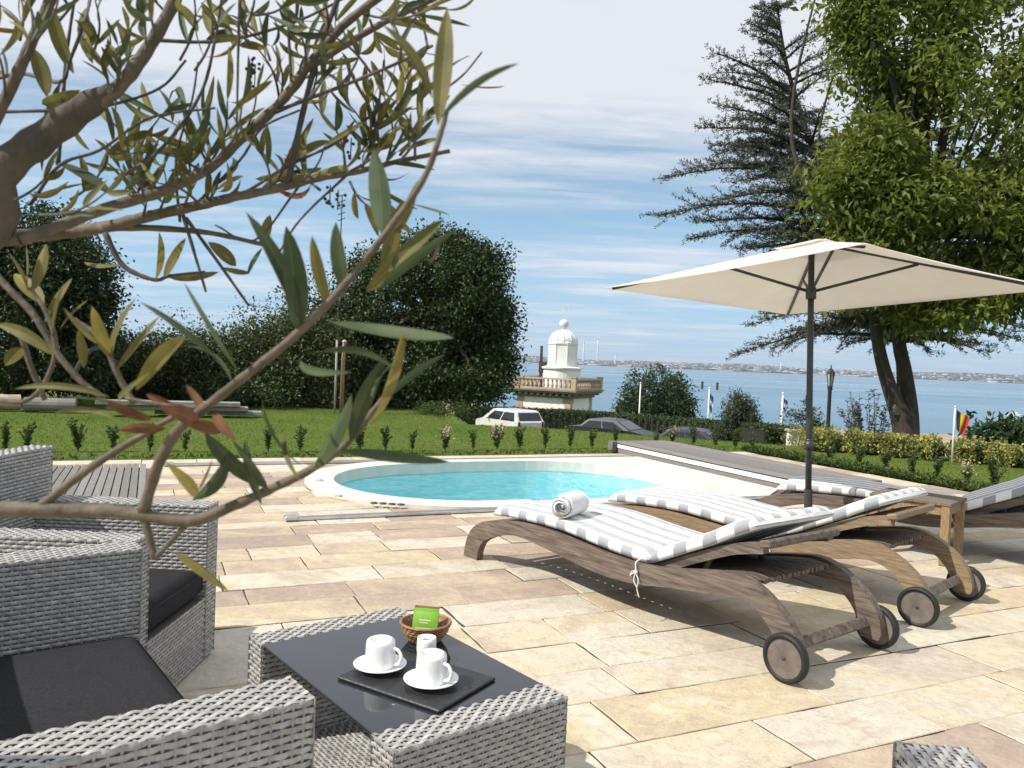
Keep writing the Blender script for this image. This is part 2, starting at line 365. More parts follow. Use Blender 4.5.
# ------------------------------------------------------------------ patio paving
def flag_material():
    m = bpy.data.materials.new('sandstone_flags'); m.use_nodes = True; t = m.node_tree; b = t.nodes['Principled BSDF']; b.inputs['Roughness'].default_value = .78; b.inputs['Specular IOR Level'].default_value = .25
    a = t.nodes.new('ShaderNodeAttribute'); a.attribute_name = 'var'
    g = t.nodes.new('ShaderNodeNewGeometry')
    cr = t.nodes.new('ShaderNodeValToRGB'); el = cr.color_ramp.elements
    cols = [(0, (.585, .505, .37)), (.2, (.57, .515, .425)), (.38, (.61, .555, .455)), (.52, (.56, .475, .315)), (.64, (.50, .41, .30)), (.74, (.44, .35, .27)), (.86, (.385, .30, .24)), (1, (.345, .28, .24))]
    el[0].position, el[0].color = 0, (*cols[0][1], 1); el[1].position, el[1].color = 1, (*cols[-1][1], 1)
    for p, c in cols[1:-1]: q = el.new(p); q.color = (*c, 1)
    # soft banding of the riven stone, different in each flag
    cmb = t.nodes.new('ShaderNodeVectorMath'); cmb.operation = 'ADD'; sc = t.nodes.new('ShaderNodeVectorMath'); sc.operation = 'SCALE'; sc.inputs[0].default_value = (37, 91, 13)
    t.links.new(a.outputs['Fac'], sc.inputs['Scale']); t.links.new(g.outputs['Position'], cmb.inputs[0]); t.links.new(sc.outputs[0], cmb.inputs[1])
    def nz(s, d, dist, v=cmb.outputs[0], ro=.6, st=(1, 1, 1), rz=0):
        mp = t.nodes.new('ShaderNodeMapping'); mp.inputs['Scale'].default_value = st; mp.inputs['Rotation'].default_value = (0, 0, rz); t.links.new(v, mp.inputs[0])
        n = t.nodes.new('ShaderNodeTexNoise'); n.inputs['Scale'].default_value = s; n.inputs['Detail'].default_value = d; n.inputs['Distortion'].default_value = dist; n.inputs['Roughness'].default_value = ro; t.links.new(mp.outputs[0], n.inputs[0]); return n.outputs[0]
    def rp(v, x0, x1, y0=0, y1=1):
        n = t.nodes.new('ShaderNodeMapRange'); n.inputs[1].default_value = x0; n.inputs[2].default_value = x1; n.inputs[3].default_value = y0; n.inputs[4].default_value = y1; t.links.new(v, n.inputs[0]); return n.outputs[0]
    sh = t.nodes.new('ShaderNodeMath'); sh.operation = 'ADD'; t.links.new(a.outputs['Fac'], sh.inputs[0]); t.links.new(rp(nz(2.2, 4, 1.2, st=(.7, 1.4, 1), rz=-TH), .3, .7, -.17, .17), sh.inputs[1]); t.links.new(sh.outputs[0], cr.inputs[0])
    def mul(c, f):
        n = t.nodes.new('ShaderNodeMixRGB'); n.blend_type = 'MULTIPLY'; n.inputs[0].default_value = 1; t.links.new(c, n.inputs[1]); t.links.new(f, n.inputs[2]); return n.outputs[0]
    def mixc(f, c, col):
        n = t.nodes.new('ShaderNodeMixRGB'); t.links.new(f, n.inputs[0]); t.links.new(c, n.inputs[1]); n.inputs[2].default_value = (*col, 1); return n.outputs[0]
    c = mixc(rp(nz(5, 5, 2.5), .57, .72, 0, .5), cr.outputs[0], (.46, .31, .16))      # rusty clouds
    c = mixc(rp(nz(1.7, 5, 1.5), .52, .68, 0, .55), c, (.36, .285, .235))                  # grey-brown clouds
    c = mul(c, rp(nz(22, 10, .8, ro=.74), .25, .75, .76, 1.16)); c = mul(c, rp(nz(9, 6, 1.5), .3, .7, .95, 1.04)); c = mul(c, rp(nz(120, 3, 0), .2, .8, .92, 1.07))
    def mth(op, a_, b_):
        n = t.nodes.new('ShaderNodeMath'); n.operation = op
        for i_, v_ in enumerate((a_, b_)):
            if v_ is None: continue
            if hasattr(v_, 'links'): t.links.new(v_, n.inputs[i_])
            else: n.inputs[i_].default_value = v_
        return n.outputs[0]
    lay = mth('ABSOLUTE', mth('SUBTRACT', mth('FRACT', mth('MULTIPLY', nz(2.1, 6, 1.0, st=(.8, 1.5, 1), rz=-TH, ro=.55), 9.0), None), .5), None)   # bedding steps of the riven face
    msk = rp(nz(1.3, 2, 0), .5, .6)
    c = mixc(mth('MULTIPLY', rp(lay, .055, .0, 0, .42), msk), c, (.25, .19, .14))
    c = mixc(rp(nz(60, 2, 0, g.outputs['Position']), .72, .78, 0, .6), c, (.16, .13, .10))
    t.links.new(c, b.inputs['Base Color'])
    bp = t.nodes.new('ShaderNodeBump'); bp.inputs['Strength'].default_value = .45; bp.inputs['Distance'].default_value = .008
    ad = t.nodes.new('ShaderNodeMath'); ad.operation = 'MULTIPLY_ADD'; t.links.new(nz(7, 6, 1.8, st=(1, 1.6, 1), rz=-TH), ad.inputs[0]); ad.inputs[1].default_value = 1.6; t.links.new(nz(70, 4, 0), ad.inputs[2])
    t.links.new(ad.outputs[0], bp.inputs['Height']); t.links.new(bp.outputs[0], b.inputs['Normal'])
    return m
M_flag = flag_material()
M_mortar = mat('mortar', (.11, .092, .072), .95, (.075, .062, .05), 20, 5)
PC = 7.10                                            # pool axis (e2)
def pool_left(b):                                    # outer coping edge at the left end
    t = 1 - ((b - PC) / 1.40) ** 2
    return None if t <= 0 else 2.70 - 1.40 * math.sqrt(t)
courses = [-1.3, -1.0, -.7, -.4, -.1, .2, .5, .78, 1.05, 1.33, 1.50, 1.78, 2.07, 2.38, 2.64, 2.92, 3.24, 3.54, 3.83, 4.09, 4.37, 4.66, 4.94, 5.24, 5.50, 5.70, 6.0, 6.29, 6.57, 6.85, 7.13, 7.42, 7.70, 7.98, 8.24, 8.50, 8.76, 9.05]
fm = MB(); G = .0027
fr = np.random.default_rng(23)
for b0, b1 in zip(courses[:-1], courses[1:]):
    inpool = b0 >= 5.69 and b1 <= 8.51
    spans = [(PA0, PA1)] if not inpool else [(PA0, None), (5.74, PA1)]
    for x0, x1 in spans:
        xe = x1 if x1 is not None else 2.9; x = x0 - fr.uniform(0, .5) if x0 == PA0 else x0
        while x < xe - .02:
            ln = fr.choice([.42, .55, .62, .7, .8, .95]) * fr.uniform(.92, 1.08); xn = x + ln
            if xe - xn < .3: xn = xe
            k = 6; bs = np.linspace(b0 + G, b1 - G, k)
            r_ = [xn - G] * k
            if x1 is None:
                lim = [pool_left(min(max(b, PC - 1.39), PC + 1.39)) + .06 for b in bs]
                if x > max(lim) - .03: break
                r_ = [min(a_, l_) for a_, l_ in zip(r_, lim)]
                if min(lim) < x + .05:
                    r_ = [max(q, x + .012) for q in r_]
            nl = max(2, int(ln / .09)); xx = np.linspace(x + G, 1, nl)
            low = np.linspace(x + G, r_[0], nl); top = np.linspace(r_[-1], x + G, nl)
            P = [(a_, b0 + G) for a_ in low] + [(a_, b_) for a_, b_ in zip(r_[1:-1], bs[1:-1])] + [(a_, b1 - G) for a_ in top] + [(x + G, b_) for b_ in bs[::-1][1:-1]]
            P = np.array(P); P = P + fr.normal(0, .0017, P.shape)
            mid = (x + xn) / 2; zt = fr.normal(0, .0012); tx_, ty_ = fr.normal(0, .0025, 2)
            V = [e(a_, b_, zt + tx_ * (a_ - mid) + ty_ * (b_ - b0)) for a_, b_ in P]; n = len(V)
            ctr = np.mean(P, axis=0); V2 = [v * 1.0 + np.array([0, 0, -.003]) for v in V]
            Vin = [e(*(p + (ctr - p) / (np.linalg.norm(ctr - p) + 1e-6) * .004), v[2]) for p, v in zip(P, V)]
            V3 = [v + np.array([0, 0, -.03]) for v in V]
            pink = .55 if (mid < 2.2 and 3.8 < b0 < 5.3) else (.32 if (b0 > 5.3 or mid < 1.6 and b0 > 3.4) else .05)
            u = fr.random()
            var = fr.uniform(.66, .98) if u < pink else (fr.uniform(.0, .58) if u < pink + .9 * (1 - pink) else fr.uniform(.55, .72))
            fm.add(Vin + V2 + V3, [tuple(range(n))] + [(i, i + n, (i + 1) % n + n, (i + 1) % n) for i in range(n)] + [(i + n, i + 2 * n, (i + 1) % n + 2 * n, (i + 1) % n + n) for i in range(n)], 0, var); fm.fm[-n:] = [1] * n
            x = xn
patio = fm.build('patio_paving', [M_flag, M_mortar]); tag(patio, kind='structure')
mm = MB()
def epoly(pts, z): return [e(a_, b_, z) for a_, b_ in pts]
arcL = [(2.70 + 1.3 * math.cos(t), PC + 1.3 * math.sin(t)) for t in np.linspace(math.pi / 2, math.pi * 1.5, 24)]
def flat(pts, z): mm.add(epoly(pts, z), [tuple(range(len(pts)))])
flat([(PA0, PB0), (PA1, PB0), (PA1, PC - 1.3), (PA0, PC - 1.3)], -.007); flat([(PA0, PC + 1.3), (PA1, PC + 1.3), (PA1, PB1), (PA0, PB1)], -.007)
flat([(5.66, PC - 1.3), (PA1, PC - 1.3), (PA1, PC + 1.3), (5.66, PC + 1.3)], -.007)
for (p, q) in zip(arcL[:-1], arcL[1:]): flat([(PA0, q[1]), (q[0], q[1]), (p[0], p[1]), (PA0, p[1])], -.007)
tag(mm.build('patio_bed', M_mortar), kind='structure')

# ------------------------------------------------------------------ pool
def pool_inner():
    P = []
    for t in np.linspace(math.pi / 2, 1.5 * math.pi, 28): P.append((2.72 + 1.16 * math.cos(t), PC + 1.12 * math.sin(t)))
    P += [(2.95, PC - 1.12), (2.95, PC - 1.2), (3.9, PC - 1.2)]
    for t in np.linspace(-math.pi / 2, math.pi / 2, 28)[1:-1]: P.append((3.9 + 1.15 * math.cos(t), PC + 1.2 * math.sin(t)))
    P += [(3.9, PC + 1.2), (2.95, PC + 1.2), (2.95, PC + 1.12)]
    return P
def pool_outer():
    P = [(2.70 + 1.40 * math.cos(t), PC + 1.40 * math.sin(t)) for t in np.linspace(math.pi / 2, 1.5 * math.pi, 40)]
    return P + [(4.2, PC - 1.40), (5.73, PC - 1.40), (5.73, PC + 1.40), (4.2, PC + 1.40)]
M_coping = mat('cream_coping', (.70, .67, .61), .7, (.60, .56, .49), 5, 6, bump=.15, bscale=60)
M_liner = mat('pool_liner', (.88, .92, .92), .6, (.84, .90, .91), 3)
def water_material():
    m = bpy.data.materials.new('pool_water'); m.use_nodes = True; t = m.node_tree; t.nodes.remove(t.nodes['Principled BSDF']); o_ = t.nodes['Material Output']
    tr = t.nodes.new('ShaderNodeBsdfTransparent'); gl = t.nodes.new('ShaderNodeBsdfGlossy'); gl.inputs['Roughness'].default_value = .03
    fr_ = t.nodes.new('ShaderNodeFresnel'); fr_.inputs[0].default_value = 1.33; ms = t.nodes.new('ShaderNodeMixShader')
    g = t.nodes.new('ShaderNodeNewGeometry')
    def nz(s, d, st):
        mp = t.nodes.new('ShaderNodeMapping'); mp.inputs['Scale'].default_value = st; t.links.new(g.outputs['Position'], mp.inputs[0])
        n = t.nodes.new('ShaderNodeTexNoise'); n.inputs['Scale'].default_value = s; n.inputs['Detail'].default_value = d; n.inputs['Distortion'].default_value = 1; t.links.new(mp.outputs[0], n.inputs[0]); return n.outputs[0]
    bp = t.nodes.new('ShaderNodeBump'); bp.inputs['Strength'].default_value = .55; bp.inputs['Distance'].default_value = .06; t.links.new(nz(5, 4, (1, 1.2, 1)), bp.inputs['Height'])
    t.links.new(bp.outputs[0], gl.inputs['Normal']); t.links.new(bp.outputs[0], fr_.inputs['Normal'])
    cr = t.nodes.new('ShaderNodeMixRGB'); cr.inputs[1].default_value = (.36, .87, .96, 1); cr.inputs[2].default_value = (.70, .97, 1.0, 1)
    mr = t.nodes.new('ShaderNodeMapRange'); mr.inputs[1].default_value = .4; mr.inputs[2].default_value = .62; t.links.new(nz(6.5, 3, (1, 1.2, 1)), mr.inputs[0]); t.links.new(mr.outputs[0], cr.inputs[0]); t.links.new(cr.outputs[0], tr.inputs[0])
    mf = t.nodes.new('ShaderNodeMath'); mf.operation = 'MULTIPLY'; mf.inputs[1].default_value = .6; t.links.new(fr_.outputs[0], mf.inputs[0])
    t.links.new(mf.outputs[0], ms.inputs[0]); t.links.new(tr.outputs[0], ms.inputs[1]); t.links.new(gl.outputs[0], ms.inputs[2]); t.links.new(ms.outputs[0], o_.inputs[0]); return m
pb = e(3.6, PC, 0); pool = thing('swimming_pool', 'round ended turquoise swimming pool with cream stone coping', 'swimming pool', pb)
inn, outr = pool_inner(), pool_outer()
bm = bmesh.new()
def loop(P, z):
    vs_ = [bm.verts.new(Vector(e(a_, b_, z)) - Vector(pb)) for a_, b_ in P]; return vs_, [bm.edges.new((vs_[i], vs_[(i + 1) % len(vs_)])) for i in range(len(vs_))]
CZ = .028
vi, ei = loop(inn, CZ); vo, eo = loop(outr, CZ); bmesh.ops.triangle_fill(bm, edges=ei + eo, use_beauty=True)
for vv, zlow in ((vi, -.10), (vo, -.02)):
    lowv = [bm.verts.new((v.co.x, v.co.y, zlow)) for v in vv]
    for i in range(len(vv)): j = (i + 1) % len(vv); bm.faces.new((vv[i], vv[j], lowv[j], lowv[i]))
bmesh.ops.recalc_face_normals(bm, faces=bm.faces)
for f in bm.faces:
    if abs(f.normal.z) > .9 and f.normal.z < 0: f.normal_flip()
me = bpy.data.meshes.new('coping'); bm.to_mesh(me); bm.free(); me.materials.append(M_coping); o = bpy.data.objects.new('coping', me); COL.objects.link(o); o.parent = pool
m = MB(); n = len(inn); V = epoly(inn, -.10) + epoly(inn, -1.15)
m.add(V, [((i + 1) % n, i, n + i, n + (i + 1) % n) for i in range(n)] + [tuple(range(2 * n - 1, n - 1, -1))][:1]); m.build('basin', M_liner, pool)
for k, (sx_, zt) in enumerate(((.0, -.24), (-.30, -.46))):
    m = MB(); P = [(4.52 + sx_ + .83 * math.cos(t) * (1 - .0), PC + 1.12 * math.sin(t) * .9) for t in np.linspace(-1.25, 1.25, 20)]
    P = [(5.34 if False else p[0], p[1]) for p in P]
    back = [(min(5.36, p[0] + .5), p[1]) for p in P[::-1]]
    Pin = [(4.56 + sx_ - .25 * math.cos(t * 1.2), PC + .95 * math.sin(t * 1.2)) for t in np.linspace(-1.3, 1.3, 16)]
    Pout = [(3.9 + 1.14 * math.cos(t), PC + 1.19 * math.sin(t)) for t in np.linspace(.9, -.9, 16)]
    m.prism([tuple(e(a_, b_)[:2]) for a_, b_ in Pin + Pout], -1.14, zt); m.build('step', mat('white_step_%d' % k, (.78, .80, .78), .6), pool)
m = MB(); m.add(epoly(inn, -.085), [tuple(range(n))]); m.build('water', water_material(), pool)
for px, py in ((320, 481), (339, 497)):
    p = gz(px, py, CZ); m = MB(); m.tube([p + (-.03, 0, .006), p + (.0, 0, .017), p + (.03, -.012, .006)], .006, 8); m.box(p + (.012, .006, .007), (.03, .018, .014), bev=.003); m.build('anchor_cleat', M_alu, pool, smooth=True)
for px, py in ((374, 503.5), (383, 504), (392, 504.5), (401, 505)):
    p = gz(px, py, CZ); m = MB(); m.lathe([(.03, 0), (.03, .006), (.024, .010), (0, .010)], p, 12); m.build('deck_eyelet', M_pole, pool, smooth=True)
def rail(p0, p1, label):
    p0, p1 = np.array(p0), np.array(p1); d = p1 - p0; L_ = np.linalg.norm(d); d /= L_; base = (p0 + p1) / 2
    th = thing('cover_rail', label, 'cover rail', base, 'aluminium rails for the pool cover'); ang = math.atan2(d[1], d[0])
    m = MB(); m.box(base + (0, 0, .014), (L_, .055, .020), ang, bev=.004); m.box(base + (0, 0, .026), (L_ - .1, .016, .012), ang); m.build('track', M_alu, th)
    m = MB(); m.box(p0 + (0, 0, .022), (.10, .075, .04), ang, bev=.012); m.build('end_cap', M_alu, th, smooth=False)
rail(gz(291, 521), e(5.6, 5.68), 'pale aluminium pool cover rail lying on paving near the loungers')
rail(e(0.2, 8.52), e(5.65, 8.60), 'dark edged pool cover rail behind the pool near the lawn')

# roller cover housing on the right of the pool
pcb = e(6.2, 7.45); hb = thing('pool_cover_box', 'long low wooden housing for the pool cover with white front', 'pool cover', pcb, rz=0)
m = MB()
for i in range(7): m.box(e(5.84 + .128 * i + .06, 7.4, .135), (.122, 3.55, .022), TH, att=rng.random())
m.build('plank_top', M_grey, hb)
m = MB(); m.box(e(5.80, 7.4, .095), (.02, 3.5, .046), TH); m.build('front_fascia', M_white, hb)
m = MB(); m.box(e(5.815, 7.4, .036), (.024, 3.46, .066), TH, att=.5); m.box(e(6.3, 7.4, .06), (.9, 3.44, .11), TH, att=.2); m.build('carcass', M_grey, hb)
m = MB(); m.box(e(6.24, 9.24, .085), (.94, .12, .12), TH, att=.1); m.build('end_board', M_grey, hb)
m = MB(); m.box(e(5.78, 9.12, .07), (.05, .06, .13), TH, bev=.01); m.build('bracket', M_pole, hb)

# slatted deck on the left
dk = thing('slatted_deck', 'grey weathered slatted wooden deck panel set on the paving behind the armchair', 'deck', e(-1.2, 7.4))
m = MB()
for i in range(44): m.box(e(.0 - .062 * i - .03, 7.45, .032 + rng.normal(0, .0008)), (.052, 1.95, .022), TH, att=rng.random())
m.build('slats', M_grey, dk)
m = MB()
for b_ in (6.6, 7.2, 7.8, 8.3): m.box(e(-1.36, b_, .012), (2.68, .06, .018), TH, att=.2)
m.build('joists', M_grey, dk)

# ------------------------------------------------------------------ wicker
def weave(m, O, A, B, Wd, Hh, Nn, row=.0134, pitch=.0190, amp=.0022):
    """woven strands over a Wd x Hh panel: rows run along A, stacked along B"""
    O, A, B, Nn = [np.asarray(q, float) for q in (O, A, B, Nn)]
    rows = max(1, int(round(Hh / row))); rh = Hh / rows; st = max(2, int(round(Wd / pitch))); ns = st * 4 + 1
    a = np.linspace(0, Wd, ns); ph = np.pi * a / (Wd / st)
    for j in range(rows):
        off = amp * np.sin(ph + np.pi * j + np.pi / 2) + amp
        jit = rng.normal(0, .00025, ns); b = (j + .5) * rh
        V = np.empty((ns, 4, 3))
        for k, (db, dn) in enumerate(((-.385, -.0012), (-.2, .0006), (.2, .0006), (.385, -.0012))):
            V[:, k] = O + a[:, None] * A + (b + db * rh + jit)[:, None] * B + (off + dn)[:, None] * Nn
        I = np.arange(ns * 4).reshape(ns, 4)
        Fc = np.stack([I[:-1, :-1], I[1:, :-1], I[1:, 1:], I[:-1, 1:]], -1).reshape(-1, 4)
        m.add(V.reshape(-1, 3), Fc, 0, np.repeat(rng.random(ns - 1).repeat(1), 3) * .5 + rng.random() * .5)
    for i in range(st + 1):                                    # upright stakes seen between the rows
        a0 = Wd * i / st; w_ = .0024; q0 = O + A * a0 + Nn * (amp * .5)
        m.add([q0 - A * w_, q0 + A * w_, q0 + A * w_ + B * Hh, q0 - A * w_ + B * Hh], [(0, 1, 2, 3)], 0, .25)
def wbox(m, mb, lo, hi, fr_, faces, vert=()):
    """wicker block lo..hi in the local frame fr_=(origin,X,Y); faces: which sides carry a weave"""
    O, X, Y = fr_; Z = np.array([0, 0, 1.0])
    def P(a, b, c): return O + X * a + Y * b + Z * c
    x0, y0, z0 = lo; x1, y1, z1 = hi
    ins = .004
    c = P((x0 + x1) / 2, (y0 + y1) / 2, (z0 + z1) / 2)
    mb.box(c, (x1 - x0 - 2 * ins, y1 - y0 - 2 * ins, z1 - z0 - 2 * ins), math.atan2(X[1], X[0]))  # dark block behind the strands, coloured as the shade between them
    if '+x' in faces: weave(m, P(x1 - .003, y0, z0), Y, Z, y1 - y0, z1 - z0, X)
    if '-x' in faces: weave(m, P(x0 + .003, y0, z0), Y, Z, y1 - y0, z1 - z0, -X)
    if '+y' in faces: weave(m, P(x0, y1 - .003, z0), X, Z, x1 - x0, z1 - z0, Y)
    if '-y' in faces: weave(m, P(x0, y0 + .003, z0), X, Z, x1 - x0, z1 - z0, -Y)
    if '+z' in faces:
        if (x1 - x0) >= (y1 - y0): weave(m, P(x0, y0, z1 - .003), X, Y, x1 - x0, y1 - y0, Z)
        else: weave(m, P(x0, y0, z1 - .003), Y, X, y1 - y0, x1 - x0, Z)
def corner_post(m, p, z0, z1, r=.007):
    pass
def cushion(c, size, fr_, name, th, puff=.02):
    O, X, Y = fr_; sx, sy, sz = size; nx, ny = 26, 26; Z = np.array([0, 0, 1.])
    us = np.linspace(-1, 1, nx); vs_ = np.linspace(-1, 1, ny)
    def se(t, h):   # rounded edge
        return t * h
    V = []; 
    for top in (1, -1):
        for v in vs_:
            for u in us:
                k = max(abs(u), abs(v)); d = min((1 - abs(u)) * sx / 2, (1 - abs(v)) * sy / 2); rr = .035
                q = math.sqrt(max(0, 1 - (1 - min(d / rr, 1)) ** 2)); zz_ = (sz / 2 - .03) + .03 * q + puff * (1 - u * u) * (1 - v * v) * (top > 0)
                V.append(O + X * (c[0] + u * sx / 2) + Y * (c[1] + v * sy / 2) + Z * (c[2] + top * zz_))
    I = np.arange(nx * ny).reshape(ny, nx); Fc = [tuple(r) for r in np.stack([I[:-1, :-1], I[:-1, 1:], I[1:, 1:], I[1:, :-1]], -1).reshape(-1, 4)]
    J = I + nx * ny; Fc += [tuple(r) for r in np.stack([J[:-1, :-1], J[1:, :-1], J[1:, 1:], J[:-1, 1:]], -1).reshape(-1, 4)]
    ring = list(I[0, :]) + list(I[1:, -1]) + list(I[-1, ::-1][1:]) + list(I[::-1, 0][1:-1])
    for i in range(len(ring)): a_, b_ = ring[i], ring[(i + 1) % len(ring)]; Fc.append((b_, a_, a_ + nx * ny, b_ + nx * ny))
    m = MB(); m.add(V, Fc); cu = m.build(name, M_cush, th, smooth=True)
    m = MB(); hx, hy, r_ = sx / 2 - .004, sy / 2 - .004, .03; loop_ = []
    for (qx, qy, a0) in ((hx - r_, hy - r_, 0), (-hx + r_, hy - r_, 90), (-hx + r_, -hy + r_, 180), (hx - r_, -hy + r_, 270)):
        for t_ in np.linspace(0, 90, 5): a_ = R(a0 + t_); loop_.append(O + X * (c[0] + qx + r_ * math.cos(a_)) + Y * (c[1] + qy + r_ * math.sin(a_)) + Z * (c[2] + sz / 2 - .026))
    loop_.append(loop_[0]); m.tube(np.array(loop_), .0045, 6); pp_ = m.build('piping', M_cush, None, smooth=True); pp_.data.transform(Matrix.Translation(-Vector(th['_base']))); pp_.parent = cu
    return cu
def wicker_seat(name, label, cat, O, face, W_, D_=.74, arm=.115, H_=.60, HB=.78, group=None, vis=('far_arm', 'near_arm', 'base', 'back')):
    """O: ground point below the middle of the front line; face: unit vector the seat faces; W_ total width"""
    X = np.array([face[0], face[1], 0.]); Y = np.array([-face[1], face[0], 0.]); O = np.array([O[0], O[1], 0.]); fr_ = (O, X, Y)
    th = thing(name, label, cat, O - X * D_ / 2, group)
    h = W_ / 2
    def part(nm, lo, hi, faces):
        m, mb = MB(), MB(); wbox(m, mb, lo, hi, fr_, faces)
        p = m.build(nm, M_wick, th, smooth=True)
        q = mb; qo = q.build('gap_shade_backing', M_wickb, None, origin=None)
        qo.data.transform(Matrix.Translation(-Vector(th['_base']))); qo.parent = p
        return p
    part('armrest', (-D_ + .09, h - arm, .012), (0, h, H_), ('+x', '+y', '-y', '+z'))
    part('armrest', (-D_ + .09, -h, .012), (0, -h + arm, H_), ('+x', '+y', '-y', '+z'))
    part('seat_base', (-D_ + .09, -h + arm + .001, .012), (-.0005, h - arm - .001, .25), ('+x',))
    part('backrest', (-D_, -h, .03), (-D_ + .088, h, HB), ('+x', '-x', '+y', '-y', '+z'))
    cushion((-(D_ - .09) / 2 - .005, 0, .305), (D_ - .10, W_ - 2 * arm - .012, .11), fr_, 'seat_cushion', th)
    for sx_ in (-.04, -D_ + .05):
        for sy_ in (-h + .05, h - .05):
            m = MB(); m.lathe([(.018, 0), (.022, .02)], O + X * sx_ + Y * sy_, 10); m.build('foot', M_pole, th)
    return th
lt = np.array([.616, -.788]); ft = np.array([.788, .616])
A_far, A_near = np.array([-1.150, 2.395]), np.array([-.308, 1.360])
wicker_seat('wicker_sofa', 'wide grey wicker sofa with charcoal seat cushion in the near left corner', 'sofa', (A_far + A_near) / 2, ft, np.linalg.norm(A_far - A_near), HB=.70)
wicker_seat('wicker_armchair', 'grey wicker armchair behind the sofa, beside the slatted deck', 'armchair', (-1.130, 2.735), (1.0, 0.0), .68, .74, .10, .60, .79)
wicker_seat('wicker_armchair', 'grey wicker chair showing only one arm tip at the bottom right edge', 'armchair', (1.032, 1.255), (0.07, .9975), .76, .70, .115)

# table
TZ = .400; q4 = [gz(x, y, TZ)[:2] for x, y in ((243, 632), (404, 609), (398, 751), (565, 697))]
lt = (q4[2] - q4[0]) + (q4[3] - q4[1]); TL = np.linalg.norm(lt) / 2; lt /= np.linalg.norm(lt); ft = np.array([-lt[1], lt[0]])
TW = .5 * ((q4[1] - q4[0]) @ ft + (q4[3] - q4[2]) @ ft); TA = sum(q4) / 4 - ft * TW / 2 - lt * TL / 2
frT = (np.array([TA[0], TA[1], 0.]), np.array([ft[0], ft[1], 0.]), np.array([lt[0], lt[1], 0.]))   # X across, Y along (towards camera)
def TP(a, b, z): return frT[0] + frT[1] * a + frT[2] * b + np.array([0, 0, z])
tb = thing('wicker_coffee_table', 'low grey wicker coffee table with dark glass top holding cups', 'coffee table', TP(TW / 2, TL / 2, 0))
def tpart(nm, lo, hi, faces):
    m, mb = MB(), MB(); wbox(m, mb, lo, hi, frT, faces); p = m.build(nm, M_wick, tb, smooth=True)
    qo = mb.build('gap_shade_backing', M_wickb); qo.data.transform(Matrix.Translation(-Vector(tb['_base']))); qo.parent = p
PT = .095
tpart('end_panel', (0, 0, .02), (TW, PT, TZ), ('+x', '-x', '+y', '-y', '+z'))
tpart('end_panel', (0, TL - PT, .02), (TW, TL, TZ), ('+x', '-x', '+y', '-y', '+z'))
tpart('lower_shelf', (0, PT + .002, .05), (TW, TL - PT - .002, .12), ('-x', '+x', '+z'))
m = MB(); rzT = math.atan2(ft[1], ft[0]); m.box(TP(TW / 2, TL / 2 - .0, TZ - .004), (TW - .004, TL - 2 * PT + .016, .008), rzT, bev=.002)
m.build('glass_top', M_glass, tb)
GZ = TZ + .0005

# tray, cups, bowl
def fit_rect_on(z, px): return [gz(x, y, z) for x, y in px]
q = fit_rect_on(GZ + .008, [(337, 675), (411, 652), (484, 676), (438, 709)])
c = sum(q) / 4
m = MB(); d = (q[3] - q[0]); d2 = (q[1] - q[0]); ang = math.atan2(d[1], d[0])
m.box((c[0], c[1], GZ + .0042), (np.linalg.norm(d), np.linalg.norm(d2) * 1.0, .0075), ang, bev=.002)
tray = m.build('slate_tray', M_slate, origin=(c[0], c[1], GZ)); tag(tray, 'flat dark slate tray under the coffee cups', 'tray')
SZ = GZ + .0085
def cup_set(px, py, label1, label2, hrot):
    p = gz(px, py, SZ + .008)
    s_ = thing('saucer', label1, 'saucer', (p[0], p[1], SZ), 'white saucers')
    m = MB(); m.lathe([(0, .002), (.022, .002), (.024, 0), (.03, 0), (.031, .003), (.05, .008), (.066, .015), (.0665, .017), (.064, .0165), (.048, .0115), (.03, .0075), (0, .0075)], (p[0], p[1], SZ), 48); m.build('dish', M_porc, s_, smooth=True)
    zb = SZ + .0080
    c_ = thing('coffee_cup', label2, 'cup', (p[0], p[1], zb), 'upturned white cups')
    m = MB(); k = 1.0   # upside down: the wide rim sits on the saucer
    m.lathe([(.0385, 0), (.0395, .003), (.0385, .02), (.0372, .045), (.0364, .061), (.0345, .0672), (.0290, .0690), (.0285, .0702), (.0262, .0702), (.0258, .0692), (0, .0688)], (p[0], p[1], zb), 48); m.build('bowl', M_porc, c_, smooth=True)
    hd = np.array([math.cos(hrot), math.sin(hrot), 0]); b0 = np.array([p[0], p[1], zb])
    P = catmull([b0 + hd * .034 + (0, 0, .052), b0 + hd * .052 + (0, 0, .050), b0 + hd * .062 + (0, 0, .034), b0 + hd * .054 + (0, 0, .017), b0 + hd * .036 + (0, 0, .012)], 6)
    m = MB(); m.tube(P, .0042, 8); m.build('handle', M_porc, c_, smooth=True)
cup_set(380, 666, 'white saucer under the left upturned cup', 'white upturned coffee cup farther left on the tray', R(-25))
cup_set(431, 681, 'white saucer under the right upturned cup', 'white upturned coffee cup on the near right of the tray', R(-35))
p = gz(426, 659, SZ); pt = thing('creamer', 'small white pot standing behind the right coffee cup', 'pot', (p[0], p[1], SZ))
m = MB(); m.lathe([(.02, 0), (.024, .004), (.026, .03), (.025, .048), (.0245, .058), (.0225, .058), (.0225, .045), (0, .045)], p, 32); m.build('body', M_porc, pt, smooth=True)
m = MB(); m.lathe([(.0215, .0455), (0, .0458)], p, 24); m.build('filling', M_tea, pt)
